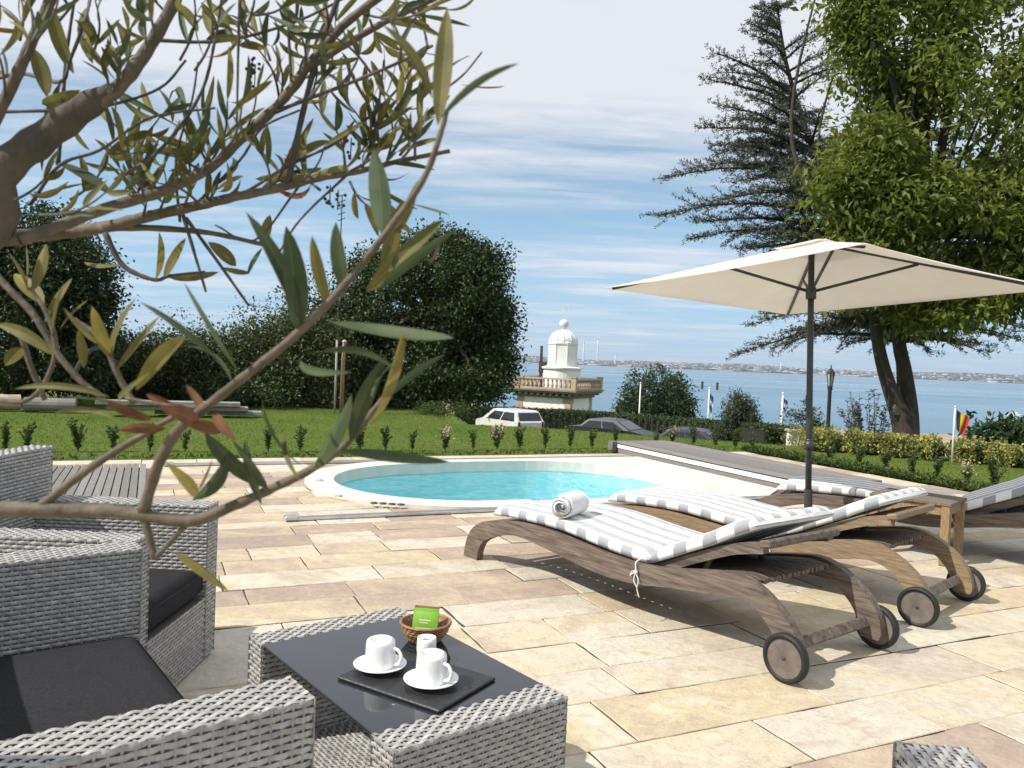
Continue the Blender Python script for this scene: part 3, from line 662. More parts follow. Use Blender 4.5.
# bowl
M_bowl = mat('woven_cane', (.30, .165, .07), .55, (.16, .085, .035), 60, 3, (1, 1, 1), bump=.4, bscale=150)
p = gz(425, 640, GZ); bw = thing('wicker_bowl', 'small round brown cane bowl at the far table edge', 'bowl', (p[0], p[1], GZ))
m = MB()
prof = [(a_ * 1.2, b_ * 1.12) for a_, b_ in [(.026, .0), (.034, .002), (.045, .018), (.053, .034), (.0575, .046), (.0545, .046), (.048, .032), (.040, .018), (.026, .007), (0, .007)]]
m.lathe(prof, (p[0], p[1], GZ), 40)
m.build('basket', M_bowl, bw, smooth=True)
m = MB()
for k in range(7):
    r_ = np.interp(k, [0, 3, 6], [.0445, .061, .0695]); zc = np.interp(k, [0, 6], [.006, .0515]); a_ = np.linspace(0, 2 * math.pi, 73)
    P = np.c_[p[0] + (r_ + .0012 * np.sin(a_ * 24 + k * math.pi)) * np.cos(a_), p[1] + (r_ + .0012 * np.sin(a_ * 24 + k * math.pi)) * np.sin(a_), np.full(73, GZ + zc)]
    m.tube(P, .0033 if k < 6 else .0045, 6, cap=False)
m.build('coil', mat('cane_coil', (.34, .19, .085), .5, (.2, .11, .05), 80, 3), bw, smooth=True)
M_green = mat('green_sachet', (.20, .42, .04), .35, (.15, .36, .03), 12); M_ylw = mat('pale_label', (.62, .66, .30), .4); M_brn = mat('brown_sachet', (.22, .10, .03), .4)
def sachet(c, rz, tilt, mm_, label, mark=None, w=.072, h=.056):
    base = np.array(c); th = thing('tea_sachet', label, 'tea sachet', base, 'tea sachets in the cane bowl')
    M_ = Matrix.Rotation(rz, 4, 'Z') @ Matrix.Rotation(tilt, 4, 'X'); m = MB(); nx, nz_ = 9, 7; V = []
    for sd in (-1, 1):
        for j in range(nz_):
            for i in range(nx):
                u, v = i / (nx - 1) * 2 - 1, j / (nz_ - 1) * 2 - 1; t_ = .0045 * (1 - abs(u) ** 3) * (1 - abs(v) ** 3) + .0004
                V.append(M_ @ Vector((u * w / 2, sd * t_, v * h / 2)))
    I = np.arange(nx * nz_).reshape(nz_, nx); J = I + nx * nz_
    m.add(np.array(V) + base, np.vstack([np.stack([I[:-1, :-1], I[:-1, 1:], I[1:, 1:], I[1:, :-1]], -1).reshape(-1, 4), np.stack([J[:-1, :-1], J[1:, :-1], J[1:, 1:], J[:-1, 1:]], -1).reshape(-1, 4)])); m.build('packet', mm_, th, smooth=True)
    if mark:
        m = MB()
        for dx, dz, ww, hh in ((0, .004, .034, .0035), (-.003, -.003, .024, .003), (.0, -.018, .054, .004)):
            m.box(base + np.array(M_ @ Vector((dx, -.0052, dz))), (ww, .0006, hh), M=M_)
        m.build('print', mark, th)
pc = np.array([p[0], p[1], GZ + .052])
sachet(pc + (.0, -.012, .004), R(-8), R(-18), M_green, 'bright green tea sachet at the front of the cane bowl', M_ylw)
sachet(pc + (.0, .004, .008), R(-4), R(-14), M_green, 'green tea sachet tucked behind the front one')
sachet(pc + (.0, .018, .010), R(-10), R(-10), M_brn, 'brown edged sachet at the back of the cane bowl')

# ------------------------------------------------------------------ loungers
top_c = [(-.115, 0), (-.098, .085), (-.055, .165), (.03, .225), (.148, .262), (.366, .294), (.634, .303), (.88, .288), (1.10, .273), (1.31, .275), (1.49, .297), (1.70, .338), (1.83, .356), (1.93, .337), (2.02, .288), (2.085, .232), (2.135, .16), (2.15, .09), (2.14, .055)]
bot_c = [(.022, 0), (.030, .055), (.065, .115), (.15, .162), (.27, .200), (.40, .221), (.64, .205), (.887, .178), (1.11, .167), (1.31, .181), (1.50, .213), (1.69, .238), (1.80, .262), (1.88, .262), (1.945, .238), (2.01, .180), (2.045, .115), (2.055, .07), (2.06, .055)]
topS = catmull([(a, b, 0) for a, b in top_c], 5)[:, :2]; botS = catmull([(a, b, 0) for a, b in bot_c], 5)[:, :2]
LW = .66
def rail_mesh(v0, v1):
    m = MB(); n = len(topS); V = []
    for v, s_ in ((v0, 0), (v1, 0)):
        V += [[a, v, b] for a, b in topS] + [[a, v, b] for a, b in botS]
    Fc = []
    for i in range(n - 1):
        Fc.append((i, i + 1, n + i + 1, n + i)); Fc.append((2 * n + i + 1, 2 * n + i, 3 * n + i, 3 * n + i + 1))
        Fc.append((i + 1, i, 2 * n + i, 2 * n + i + 1)); Fc.append((n + i, n + i + 1, 3 * n + i + 1, 3 * n + i))
    Fc.append((0, n, 3 * n, 2 * n)); Fc.append((n - 1, 3 * n - 1, 4 * n - 1, 2 * n - 1))
    m.add(V, Fc); return m
def ztop(u): return np.interp(u, topS[20:, 0][:70], topS[20:, 1][:70])
def stripe_mat(name, axis, off, period, duty, w, g):
    m = bpy.data.materials.new(name); m.use_nodes = True; t = m.node_tree; b = t.nodes['Principled BSDF']; b.inputs['Roughness'].default_value = .9; b.inputs['Specular IOR Level'].default_value = .2
    tc_ = t.nodes.new('ShaderNodeTexCoord'); sx = t.nodes.new('ShaderNodeSeparateXYZ'); t.links.new(tc_.outputs['Object'], sx.inputs[0])
    def mt(op, a, c):
        n = t.nodes.new('ShaderNodeMath'); n.operation = op; t.links.new(a, n.inputs[0]); n.inputs[1].default_value = c; return n.outputs[0]
    fr_ = mt('FRACT', mt('MULTIPLY', mt('ADD', sx.outputs[axis], off + 10 * period), 1 / period), 0)
    lt_ = mt('LESS_THAN', fr_, duty)
    mx_ = t.nodes.new('ShaderNodeMixRGB'); mx_.inputs[1].default_value = (*w, 1); mx_.inputs[2].default_value = (*g, 1); t.links.new(lt_, mx_.inputs[0])
    wv = t.nodes.new('ShaderNodeTexNoise'); wv.inputs['Scale'].default_value = 14; wv.inputs['Detail'].default_value = 4; t.links.new(tc_.outputs['Object'], wv.inputs[0])
    mr = t.nodes.new('ShaderNodeMapRange'); mr.inputs[3].default_value = .88; mr.inputs[4].default_value = 1.08; t.links.new(wv.outputs[0], mr.inputs[0])
    hv = t.nodes.new('ShaderNodeMixRGB'); hv.blend_type = 'MULTIPLY'; hv.inputs[0].default_value = 1; t.links.new(mx_.outputs[0], hv.inputs[1]); t.links.new(mr.outputs[0], hv.inputs[2]); t.links.new(hv.outputs[0], b.inputs['Base Color'])
    wn_ = t.nodes.new('ShaderNodeTexNoise'); wn_.inputs['Scale'].default_value = 9; wn_.inputs['Detail'].default_value = 5; t.links.new(tc_.outputs['Object'], wn_.inputs[0])
    bp = t.nodes.new('ShaderNodeBump'); bp.inputs['Strength'].default_value = .5; bp.inputs['Distance'].default_value = .012; t.links.new(wn_.outputs[0], bp.inputs['Height']); t.links.new(bp.outputs[0], b.inputs['Normal'])
    return m
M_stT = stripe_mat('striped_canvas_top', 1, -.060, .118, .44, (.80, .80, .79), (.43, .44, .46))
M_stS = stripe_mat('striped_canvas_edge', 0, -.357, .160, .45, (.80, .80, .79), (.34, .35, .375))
def mattress_mesh():
    path = [(.125, .285), (.25, .300), (.393, .308), (.52, .312), (.65, .314), (.78, .310), (.90, .300), (1.02, .290), (1.14, .283), (1.24, .279), (1.30, .278), (1.335, .281), (1.37, .295), (1.45, .332), (1.56, .384), (1.68, .440), (1.76, .484), (1.82, .514), (1.87, .538), (1.905, .553)]
    pp = catmull([(a, b, 0) for a, b in path], 3)[:, :2]; n = len(pp); T = np.gradient(pp, axis=0); T /= np.linalg.norm(T, axis=1)[:, None]
    sl_ = np.r_[0, np.cumsum(np.linalg.norm(np.diff(pp, axis=0), axis=1))]; w0, w1 = .035, .625; r_ = .022
    m = MB(); sec = []
    vs_ = [(0, r_ * .9), (0, .5), (0, 1 - .0)]
    V = []
    for i in range(n):
        th_ = .056; ends = min(sl_[i], sl_[-1] - sl_[i]); th_ *= .45 + .55 * min(1, math.sqrt(ends / .035)) if ends < .035 else 1
        dh = abs(sl_[i] - np.interp(1.335, pp[:, 0], sl_)); th_ *= 1 - .42 * math.exp(-(dh / .035) ** 2)
        Nx, Nz = -T[i][1], T[i][0]; puff = .006 * math.sin(sl_[i] * 26) ** 2
        edge = .006 * math.sin(sl_[i] * 9 + 1)
        S = [(w0 + .006, .0), (w0, .014), (w0 - .004 + edge * .3, th_ * .5), (w0, th_ - .016), (w0 + .008, th_ - .004), (w0 + .03, th_ + .001)]
        for q_ in np.linspace(w0 + .08, w1 - .08, 8): S.append((q_, th_ + puff * .6 + .004))
        S += [(w1 - .03, th_ + .001), (w1 - .008, th_ - .004), (w1, th_ - .016), (w1 + .004, th_ * .5), (w1, .014), (w1 - .006, 0)]
        for v, h in S: V.append((pp[i][0] + Nx * h, v, pp[i][1] + Nz * h))
    k = len(S); V = np.array(V)
    for i in range(n - 1):
        for j in range(k):
            q_ = (j + 1) % k; side = j < 4 or (j >= k - 5 and j < k - 1)
            m.add(np.zeros((0, 3)), [], 0) if False else None
    Fc = []; mats_ = []
    for i in range(n - 1):
        for j in range(k):
            q_ = (j + 1) % k; Fc.append((i * k + j, i * k + q_, (i + 1) * k + q_, (i + 1) * k + j)); mats_.append(1 if (j < 4 or k - 6 < j < k - 1) else 0)
    Fc.append(tuple(range(k - 1, -1, -1))); Fc.append(tuple(range((n - 1) * k, n * k))); mats_ += [2, 2]
    m.add(V, Fc); m.fm = mats_; return m
M_plainw = mat('white_canvas_end', (.79, .79, .78), .9)
def make_lounger():
    root = thing('sun_lounger', 'x', 'sun lounger')
    rail_mesh(0, .045).build('side_rail', M_teak, root, local=True); rail_mesh(LW - .045, LW).build('side_rail', M_teak, root, local=True)
    m = MB()
    for u in np.arange(.10, 1.30, .062):
        z = ztop(u); s_ = (ztop(u + .02) - ztop(u - .02)) / .04
        m.box((u, LW / 2, z - .024), (.040, LW - .092, .016), M=Matrix.Rotation(-math.atan(s_), 4, 'Y'))
    m.build('slatted_seat', M_teak, root, local=True)
    m = MB()
    uu = np.linspace(1.34, 1.90, 15)
    for v in np.arange(.066, LW - .06, .0276):                # narrow laths running lengthwise over the hump
        c_ = np.array([[u, v, ztop(u) - .012] for u in uu]); w_ = .0095; n = len(uu); e_ = rng.normal(0, .004)
        c_[-1, 0] += e_
        V = np.vstack([c_ + (0, -w_, 0), c_ + (0, w_, 0), c_ + (0, w_, -.02), c_ + (0, -w_, -.02)]); I = np.arange(4 * n).reshape(4, n); Fc = []
        for k in range(4): Fc += [(I[k, i], I[(k + 1) % 4, i], I[(k + 1) % 4, i + 1], I[k, i + 1]) for i in range(n - 1)]
        Fc += [tuple(I[::-1, 0]), tuple(I[:, -1])]; m.add(V, [tuple(int(q_) for q_ in f)[::-1] for f in Fc])
    for u in (1.45, 1.80): m.box((u, LW / 2, ztop(u) - .045), (.04, LW - .092, .022))
    m.build('rear_slats', M_teak, root, local=True)
    # raised backrest frame, slightly bowed
    ang = math.atan2(.405, .865); bk = MB(); q = [(1.33, .262), (1.45, .322), (1.6, .392), (1.78, .466), (1.92, .500)]
    bp_ = catmull([(a, b, 0) for a, b in q], 6)[:, :2]; n = len(bp_)
    for v0, v1 in ((.065, .105), (LW - .105, LW - .065)):
        V = [[a, v, b + dz] for v in (v0, v1) for dz in (-.05, .0) for a, b in bp_]; Fc = []
        for i in range(n - 1):
            A_, B_, C_, D_ = i, n + i, 2 * n + i, 3 * n + i
            Fc += [(A_, A_ + 1, B_ + 1, B_), (C_ + 1, C_, D_, D_ + 1), (A_ + 1, A_, C_, C_ + 1), (B_, B_ + 1, D_ + 1, D_)]
        Fc += [(0, n, 3 * n, 2 * n), (n - 1, 3 * n - 1, 4 * n - 1, 2 * n - 1)]; bk.add(V, Fc)
    for t in np.linspace(.06, .97, 13):
        i = t * (n - 1); a, b = np.interp(i, range(n), bp_[:, 0]), np.interp(i, range(n), bp_[:, 1]); a2, b2 = np.interp(min(i + .5, n - 1), range(n), bp_[:, 0]), np.interp(min(i + .5, n - 1), range(n), bp_[:, 1]); a1, b1 = np.interp(max(i - .5, 0), range(n), bp_[:, 0]), np.interp(max(i - .5, 0), range(n), bp_[:, 1])
        bk.box((a, LW / 2, b - .012), (.045, LW - .22, .016), M=Matrix.Rotation(-math.atan2(b2 - b1, a2 - a1), 4, 'Y'))
    bk.box((1.925, LW / 2, .490), (.055, LW - .12, .035), M=Matrix.Rotation(-R(12), 4, 'Y'), bev=.008)
    bk.build('backrest_frame', M_teak, root, local=True)
    m = MB()
    for v in (.12, LW - .12): m.tube([(1.62, v, .36), (1.56, v, .24)], .013, 6); 
    m.box((1.56, LW / 2, .232), (.03, LW - .10, .03)); m.build('support_bar', M_teak, root, local=True)
    m = MB(); m.box((2.072, LW / 2, .118), (.046, LW - .092, .046), M=Matrix.Rotation(R(55), 4, 'Y'), bev=.005); m.build('crossbar', M_teak, root, local=True)
    for y0_, y1_ in ((-.034, .03), (LW - .03, LW + .034)):
        m = MB(); m.tube([(2.10, y0_, .095), (2.10, y1_, .095)], .009, 10); m.build('axle', M_alu, root, local=True)
    for v, s_ in ((-.020, -1), (LW + .020, 1)):
        def ring(pr): 
            a = np.linspace(0, 2 * math.pi, 40, endpoint=False); V = []; Fc = []
            for i, (r_, w) in enumerate(pr): V += [[2.10 + r_ * math.cos(t), v + w * s_, .096 + r_ * math.sin(t)] for t in a]
            for i in range(len(pr) - 1):
                for k in range(40): q_ = (k + 1) % 40; Fc.append((i * 40 + k, i * 40 + q_, i * 40 + 40 + q_, i * 40 + 40 + k))
            return V, Fc
        whl = MB(); whl.add(*ring([(.076, -.015), (.088, -.018), (.095, -.011), (.096, 0), (.095, .011), (.088, .018), (.076, .015), (.076, -.015)])); w_ = whl.build('wheel', M_tyre, root, smooth=True, local=True)
        hb_ = MB(); hb_.add(*ring([(0, -.010), (.0765, -.010), (.0765, .010), (.02, .012), (0, .012)])); h_ = hb_.build('hub', M_hub, None, smooth=False); h_.parent = w_
        nb = MB(); nb.add(*ring([(.009, .010), (.008, .016), (.004, .018), (0, .018)])); nb_ = nb.build('axle_cap', M_pole, None, smooth=True); nb_.parent = w_
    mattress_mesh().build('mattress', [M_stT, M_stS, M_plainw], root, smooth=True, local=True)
    m = MB()
    for (u, v) in ((1.30, .012),):
        P = catmull([(u, .05, .30), (u - .004, -.006, .285), (u, -.012, .255), (u + .004, -.010, .235), (u - .004, -.008, .225)], 5); m.tube(P, .0035, 6)
        m.lathe([(0, -.014), (.011, -.006), (.011, .006), (0, .014)], (u, -.012, .238), 8)
        m.tube(catmull([(u, -.012, .238), (u + .022, -.016, .205), (u + .012, -.012, .165), (u + .026, -.010, .125)], 5), .003, 6)
        m.tube(catmull([(u, -.012, .238), (u - .02, -.018, .225), (u - .034, -.012, .215), (u - .02, -.012, .24)], 5), .003, 6)
        m.tube(catmull([(u, -.012, .238), (u - .008, -.014, .20), (u + .006, -.010, .17)], 5), .003, 6)
    m.build('tie_cord', M_cord, root, smooth=True, local=True)
    return root
L1 = make_lounger()
def place(o, foot, d, label):
    o.location = (foot[0], foot[1], 0); o.rotation_euler = (0, 0, math.atan2(d[1], d[0])); o['label'] = label; o['group'] = 'teak sun loungers by the pool'
L2, L3 = copy_tree(L1), copy_tree(L1)
place(L1, (-.18 + .065 * .0, 4.68), (.6165, -.7873), 'teak sun lounger nearest the coffee table, rolled white towel on its striped mattress')
def from_wheel(w, d): d = np.array(d) / np.linalg.norm(d); return np.array(w) - d * 2.10
d2 = (.690, -.724); place(L2, from_wheel((2.01, 3.78), d2), d2, 'teak sun lounger beside the side table, its striped mattress empty and sunlit')
d3 = (.85, -.527); place(L3, (1.93, 6.05), d3, 'teak sun lounger behind the umbrella pole and side table, partly in shade')
M_teak2 = mat('golden_teak', (.32, .22, .125), .6, (.14, .10, .065), 8, 7, (1.2, 14, 14), bump=.25, bscale=30)
for ch in L2.children:
    if ch.name.startswith(('side_rail', 'backrest_frame')): ch.material_slots[0].link = 'OBJECT'; ch.material_slots[0].material = M_teak2
for o in (L1, L2, L3):
    if '_base' in o: del o['_base']

# towel
p0 = gz(569, 516, .375); tw = thing('rolled_towel', 'rolled white towel lying on the nearest striped mattress', 'towel', (p0[0], p0[1], .375))
ax = np.array([.52, .854, 0]); sd = np.array([.854, -.52, 0]); m = MB(); t = np.linspace(0, 2 * math.pi * 3.4, 90); r_ = .004 + t / t[-1] * .056
c0 = np.array([p0[0], p0[1], .375 + .060]); V = []
prof = [(r_[i] * math.cos(t[i] - .6), r_[i] * .94 * math.sin(t[i] - .6)) for i in range(len(t))]
nl = 12; Ls = np.linspace(-.10, .10, nl)
V = []
for th_ in (0, .011):
    for k, l_ in enumerate(Ls):
        for i, (a_, b_) in enumerate(prof):
            sc_ = 1 + (th_ / max(r_[i], .01)); wob = .006 * math.sin(3 * l_ / .11 + i * .21) + (0.012 * math.sin(i * .09) if k in (0,) else 0)
            V.append(c0 + sd * a_ * sc_ + np.array([0, 0, 1]) * b_ * sc_ + ax * (l_ + wob))
V = np.array(V); n = len(prof); Fc = []
for s_ in range(2):
    o_ = s_ * nl * n
    for k in range(nl - 1):
        for i in range(n - 1): Fc.append((o_ + k * n + i, o_ + k * n + i + 1, o_ + (k + 1) * n + i + 1, o_ + (k + 1) * n + i))
for k in (0, nl - 1):
    for i in range(n - 1): Fc.append((k * n + i, k * n + i + 1, nl * n + k * n + i + 1, nl * n + k * n + i))
for i in (0, n - 1):
    for k in range(nl - 1): Fc.append((k * n + i, (k + 1) * n + i, nl * n + (k + 1) * n + i, nl * n + k * n + i))
m.add(V, Fc); m.build('towel_roll', M_towel, tw, smooth=True)

# teak side table
ta = np.array([-.73, .68]); ta /= np.linalg.norm(ta); tbv = np.array([.68, .73]); tbv /= np.linalg.norm(tbv)
tc0 = np.array([2.765, 5.30]); TH_ = .405; aT = math.atan2(ta[1], ta[0])
st = thing('side_table', 'small honey teak side table between two sun loungers', 'side table', (tc0[0], tc0[1], 0))
def T2(a, b, z): q = tc0 + ta * a + tbv * b; return np.array([q[0], q[1], z])
m = MB()
for i in range(6): m.box(T2(0, -.165 + .066 * i, TH_ - .011), (.50, .060, .022), aT, bev=.003)
m.build('top_slats', mat('teak_top', (.20, .16, .125), .7, (.12, .095, .075), 12, 6, (6, 6, 2)), st)
for sa in (-1, 1):
    for sb in (-1, 1):
        m = MB(); m.box(T2(sa * .218, sb * .165, (TH_ - .023) / 2), (.05, .05, TH_ - .023), aT, bev=.004); m.build('leg', M_teakl, st)
m = MB()
for sb in (-1, 1): m.box(T2(0, sb * .165, TH_ - .055), (.385, .022, .06), aT)
for sa in (-1, 1): m.box(T2(sa * .218, 0, TH_ - .055), (.022, .278, .06), aT)
m.build('apron', M_teakl, st)

# ------------------------------------------------------------------ umbrella
ez = np.array([.002, .0585, .9983]); ez /= np.linalg.norm(ez); UC = np.array([2.121, 5.607, 1.798])
ex = np.array([math.cos(.541), math.sin(.541), 0]); ex -= ez * (ex @ ez); ex /= np.linalg.norm(ex); ey = np.cross(ez, ex)
UA, UB, RISE = 1.026, 1.106, .335
base = UC - ez * (UC[2] / ez[2]); um = thing('parasol', 'square ecru canvas parasol on a dark pole over the loungers', 'parasol', (base[0], base[1], 0))
def UPt(u, v, h): return UC + ex * u * UA + ey * v * UB + ez * h
def can_h(u, v):
    k = max(abs(u), abs(v)); lo_ = min(abs(u), abs(v)) / (k + 1e-6)
    h = RISE * (1 - k); sag = -.016 * (1 - lo_ ** 2) * math.sin(math.pi * min(k, 1)) - .006 * (1 - lo_ ** 2) * k
    return h + sag
m = MB(); nn = 41; us = np.linspace(-1, 1, nn)
for off in (0, -.003):
    V = [UPt(u * (1 - .03 * (1 - abs(v)) * 0 - .035 * (1 - v * v) * (abs(u) > .999)), v * (1 - .035 * (1 - u * u) * (abs(v) > .999)), can_h(u, v) + off) for v in us for u in us]
    I = np.arange(nn * nn).reshape(nn, nn); Fc = np.stack([I[:-1, :-1], I[:-1, 1:], I[1:, 1:], I[1:, :-1]], -1).reshape(-1, 4); m.add(V, Fc if off == 0 else Fc[:, ::-1])
cn = m.build('canopy', M_canvas, um, smooth=True)
m = MB(); nn = 21; us = np.linspace(-.20, .20, nn)
V = [UPt(u, v, RISE * (1 - max(abs(u), abs(v))) + .016 + .006 * (abs(u * v) / .04) + .010 * math.sin(9 * u + 4 * v) * max(abs(u), abs(v)) * 3) for v in us for u in us]
I = np.arange(nn * nn).reshape(nn, nn); m.add(V, np.stack([I[:-1, :-1], I[:-1, 1:], I[1:, 1:], I[1:, :-1]], -1).reshape(-1, 4)); v_ = m.build('vent_cap', M_canvas, None, smooth=True); v_.data.transform(Matrix.Translation(-Vector(um['_base']))); v_.parent = cn
HUB = at(811, 292, 5.60); base = at(807.5, 545, 5.52); base[2] = 0; ezp = HUB - base; ezp /= np.linalg.norm(ezp)
m = MB(); m.tube([base + ezp * .02, HUB + ezp * .31], .0215, 16); m.build('pole', M_pole, um, smooth=True)

m = MB(); m.tube([HUB - ezp * .05, HUB + ezp * .03], .036, 14); m.build('hub', M_pole, um, smooth=True)
m = MB(); m.tube([base + ezp * .66, base + ezp * .72], .031, 14); m.tube([base + ezp * .715, base + ezp * .735], .026, 14); m.tube([base + ezp * .69, base + ezp * .69 + ex * .06], .012, 8); m.build('pole_joint', M_pole, um, smooth=True)
for su in (-1, 1):
    for sv in (-1, 1):
        P = np.array([UPt(su * t_, sv * t_, can_h(su * t_, sv * t_) - .018) for t_ in np.linspace(.02, .96, 9)])
        m = MB(); m.tube(P, .013, 6); rb = m.build('rib', M_pole, um, smooth=True)
        m = MB(); m.tube([HUB, UPt(su * .43, sv * .43, can_h(.43, .43) - .028)], .0115, 6); s_ = m.build('strut', M_pole, None, smooth=True); s_.data.transform(Matrix.Translation(-Vector(um['_base']))); s_.parent = rb
m = MB(); m.box((base[0], base[1], .03), (.5, .5, .06), .545, bev=.012); m.tube([(base[0], base[1], .05), np.array([base[0], base[1], .0]) + ezp * .38], .028, 14); m.build('base', M_pole, um)

# ------------------------------------------------------------------ vegetation
def unit(n): v = rng.normal(size=(n, 3)); return v / np.linalg.norm(v, axis=1)[:, None]
def crown(m, blobs, ncl, nlf, cr, Ln, Wd, inner=.55, down=.35, cut=None, flat=.75, holes=0.0, hs=1.0, ragged=.06):
    C_ = []
    for (c, r_, w) in blobs:
        k = int(ncl * w); d = unit(k); rad = inner + (1 - inner) * rng.random(k) ** .6
        C_.append(np.array(c) + d * rad[:, None] * np.array(r_))
    C_ = np.vstack(C_)
    if cut is not None: C_ = C_[cut(C_)]
    rg = rng.random(len(C_)) < ragged; ctr_ = C_.mean(0); C_[rg] += (C_[rg] - ctr_) * rng.uniform(.02, .09, (rg.sum(), 1)) + rng.normal(0, cr * .3, (rg.sum(), 3))
    if cut is not None: C_ = C_[cut(C_)]
    if holes:                                              # clumped boughs with gaps between them
        q = C_ * hs; f = np.sin(q[:, 0] * 2.3 + 1.7 * np.sin(q[:, 2] * 1.1)) + np.sin(q[:, 1] * 2.1 + q[:, 2] * 1.3 + 2) + np.sin(q[:, 2] * 2.9 + 1.3 * np.sin(q[:, 0] * 1.7))
        C_ = C_[f > np.quantile(f, holes)]
    ks = rng.poisson(nlf, len(C_)); idx = np.repeat(np.arange(len(C_)), ks); sz = rng.uniform(.6, 1.35, len(C_))
    off = rng.normal(size=(len(idx), 3)) * np.array([1, 1, flat]) * cr * sz[idx][:, None] * .55
    P = C_[idx] + off; D = unit(len(idx)) + off / (np.linalg.norm(off, axis=1)[:, None] + 1e-6) * .7; D[:, 2] -= down
    Nn = unit(len(idx)) * .8; Nn[:, 2] += 1.0
    av = np.clip(rng.random(len(C_))[idx] * .6 + rng.random(len(idx)) * .4, 0, 1)
    l_ = Ln * rng.uniform(.6, 1.2, len(idx)); m.leaves(P, D, Nn, l_, l_ * Wd, att=av); return C_
def limbs(m, start, targets, r0, n=24, sag=.15, r1=.012):
    start = np.array(start); ids = rng.choice(len(targets), min(n, len(targets)), replace=False)
    for i in ids:
        t_ = targets[i]; mid = (start * .5 + t_ * .5) + rng.normal(0, .12, 3) * np.linalg.norm(t_ - start) * .5; mid[2] += sag * np.linalg.norm(t_ - start) * .3
        P = catmull([start + rng.normal(0, r0 * .3, 3), mid, t_], 7); m.tube(P, np.linspace(r0 * rng.uniform(.3, .6), r1, len(P)), 6)
def gzt(x, y): return float(gheight(np.array(x), np.array(y)))

# big dark rounded tree behind the lawn
Yt = 20.0
def pt(px, py, Y): return at(px, py, Y)
tr = thing('broadleaf_tree', 'large dark rounded tree beyond the lawn, left of the lighthouse', 'tree', (pt(425, 410, Yt)[0], Yt, 0))
def blob(px, py, Y, rx, ry=None, rz=None): return (pt(px, py, Y), (rx * Y / F, (ry or rx) * Y / F, (rz or rx) * Y / F))
bl = []
for px, py, rx, rz, Y, w in ((415, 330, 92, 88, 20, .34), (440, 268, 46, 38, 20.3, .12), (474, 300, 40, 56, 19.8, .16), (380, 300, 52, 50, 20, .12), (482, 352, 33, 52, 19.6, .14), (405, 372, 70, 42, 19.2, .14), (450, 380, 55, 34, 19.0, .10), (350, 350, 42, 52, 20, .08)):
    b_ = blob(px, py, Y, rx, rx * .9, rz); bl.append((b_[0], b_[1], w))
m = MB(); C_ = crown(m, bl, 2000, 46, .28, .10, .68, .70, .4, cut=lambda c: c[:, 2] > .15, holes=.12, hs=1.3); m.build('crown', M_l_dark, tr)
m = MB(); tb0 = np.array(tr['_base']); m.tube(catmull([tb0 + (0, 0, -.1), tb0 + (.1, .1, 1.2), tb0 + (0, 0, 2.6)], 5), np.linspace(.38, .26, 11), 12); limbs(m, tb0 + (0, 0, 2.2), C_, .22, 40); m.build('trunk', M_bark, tr, smooth=True)

# dark tree at the left edge
Yt = 15.0
tr = thing('broadleaf_tree', 'very dark tree at the left edge beyond the lawn', 'tree', (pt(20, 405, Yt)[0], Yt, 0)); bl = []
for px, py, rx, rz, Y, w in ((25, 320, 78, 88, 15, .5), (70, 285, 42, 50, 15, .18), (20, 240, 60, 40, 15.2, .18), (82, 345, 30, 44, 14.8, .14), (-60, 300, 80, 100, 15, .35)):
    b_ = blob(px, py, Y, rx, rx * .9, rz); bl.append((b_[0], b_[1], w))
m = MB(); C_ = crown(m, bl, 1200, 46, .25, .088, .64, .66, .4, cut=lambda c: c[:, 2] > .15, holes=.12, hs=1.5); m.build('crown', M_l_left, tr)
m = MB(); tb0 = np.array(tr['_base']); m.tube([tb0 + (0, 0, -.1), tb0 + (.05, 0, 1), tb0 + (0, 0, 2.2)], [.3, .25, .2], 12); limbs(m, tb0 + (0, 0, 1.8), C_, .18, 30); m.build('trunk', M_bark, tr, smooth=True)

# ivy-grown hedge and the shrubs above it
Yh = 17.5
h0, h1 = pt(95, 405, Yh)[0], pt(345, 405, Yh)[0]
hg = thing('ivy_hedge', 'tall ivy covered hedge along the back of the lawn between two dark trees', 'hedge', ((h0 + h1) / 2, Yh, 0))
bl = []
for px, top in zip(range(95, 350, 17), (352, 340, 336, 332, 330, 334, 331, 333, 330, 326, 322, 318, 316, 312, 318)):
    zt = pt(px, top, Yh)[2]; x = pt(px, 400, Yh)[0]; bl.append(((x, Yh, zt * .5), (.42, .7, zt * .52), .07))
m = MB(); crown(m, bl, 1300, 34, .28, .075, .75, .7, .5, cut=lambda c: c[:, 2] > .05); m.build('foliage', M_l_ivy, hg)
m = MB(); m.box(((h0 + h1) / 2, Yh + .1, .55), (h1 - h0, .5, 1.1)); m.build('woody_core', M_bark, hg)
def shrub(name, label, px, pbase, ptop, wpx, Y, leaf, Ln, wd, ncl, nlf, zb=None, group=None, cr=.2, inner=.5, lab2=None, stems=6, blobs=None, flat=.8, cat='bush'):
    x = pt(px, pbase, Y)[0]; zb = gzt(x, Y) if zb is None else zb; zt = pt(px, ptop, Y)[2]; w = wpx / 2 * Y / F; h = zt - zb
    th = thing(name, label, cat, (x, Y, zb), group)
    if blobs is None: blobs = [((x, Y, zb + h * .52), (w, w, h * .5), .6), ((x - w * .4, Y - .1, zb + h * .38), (w * .6, w * .6, h * .36), .25), ((x + w * .42, Y, zb + h * .42), (w * .58, w * .6, h * .4), .25)]
    m = MB(); C2 = crown(m, blobs, ncl, nlf, cr, Ln, wd, inner, .2, cut=lambda c: c[:, 2] > zb + .02, flat=flat); m.build('foliage', leaf, th)
    m = MB(); limbs(m, (x, Y, zb - .05), C2, .05 * max(w, .4), stems, .2, .008); m.build('stems', M_bark, th, smooth=True); return th
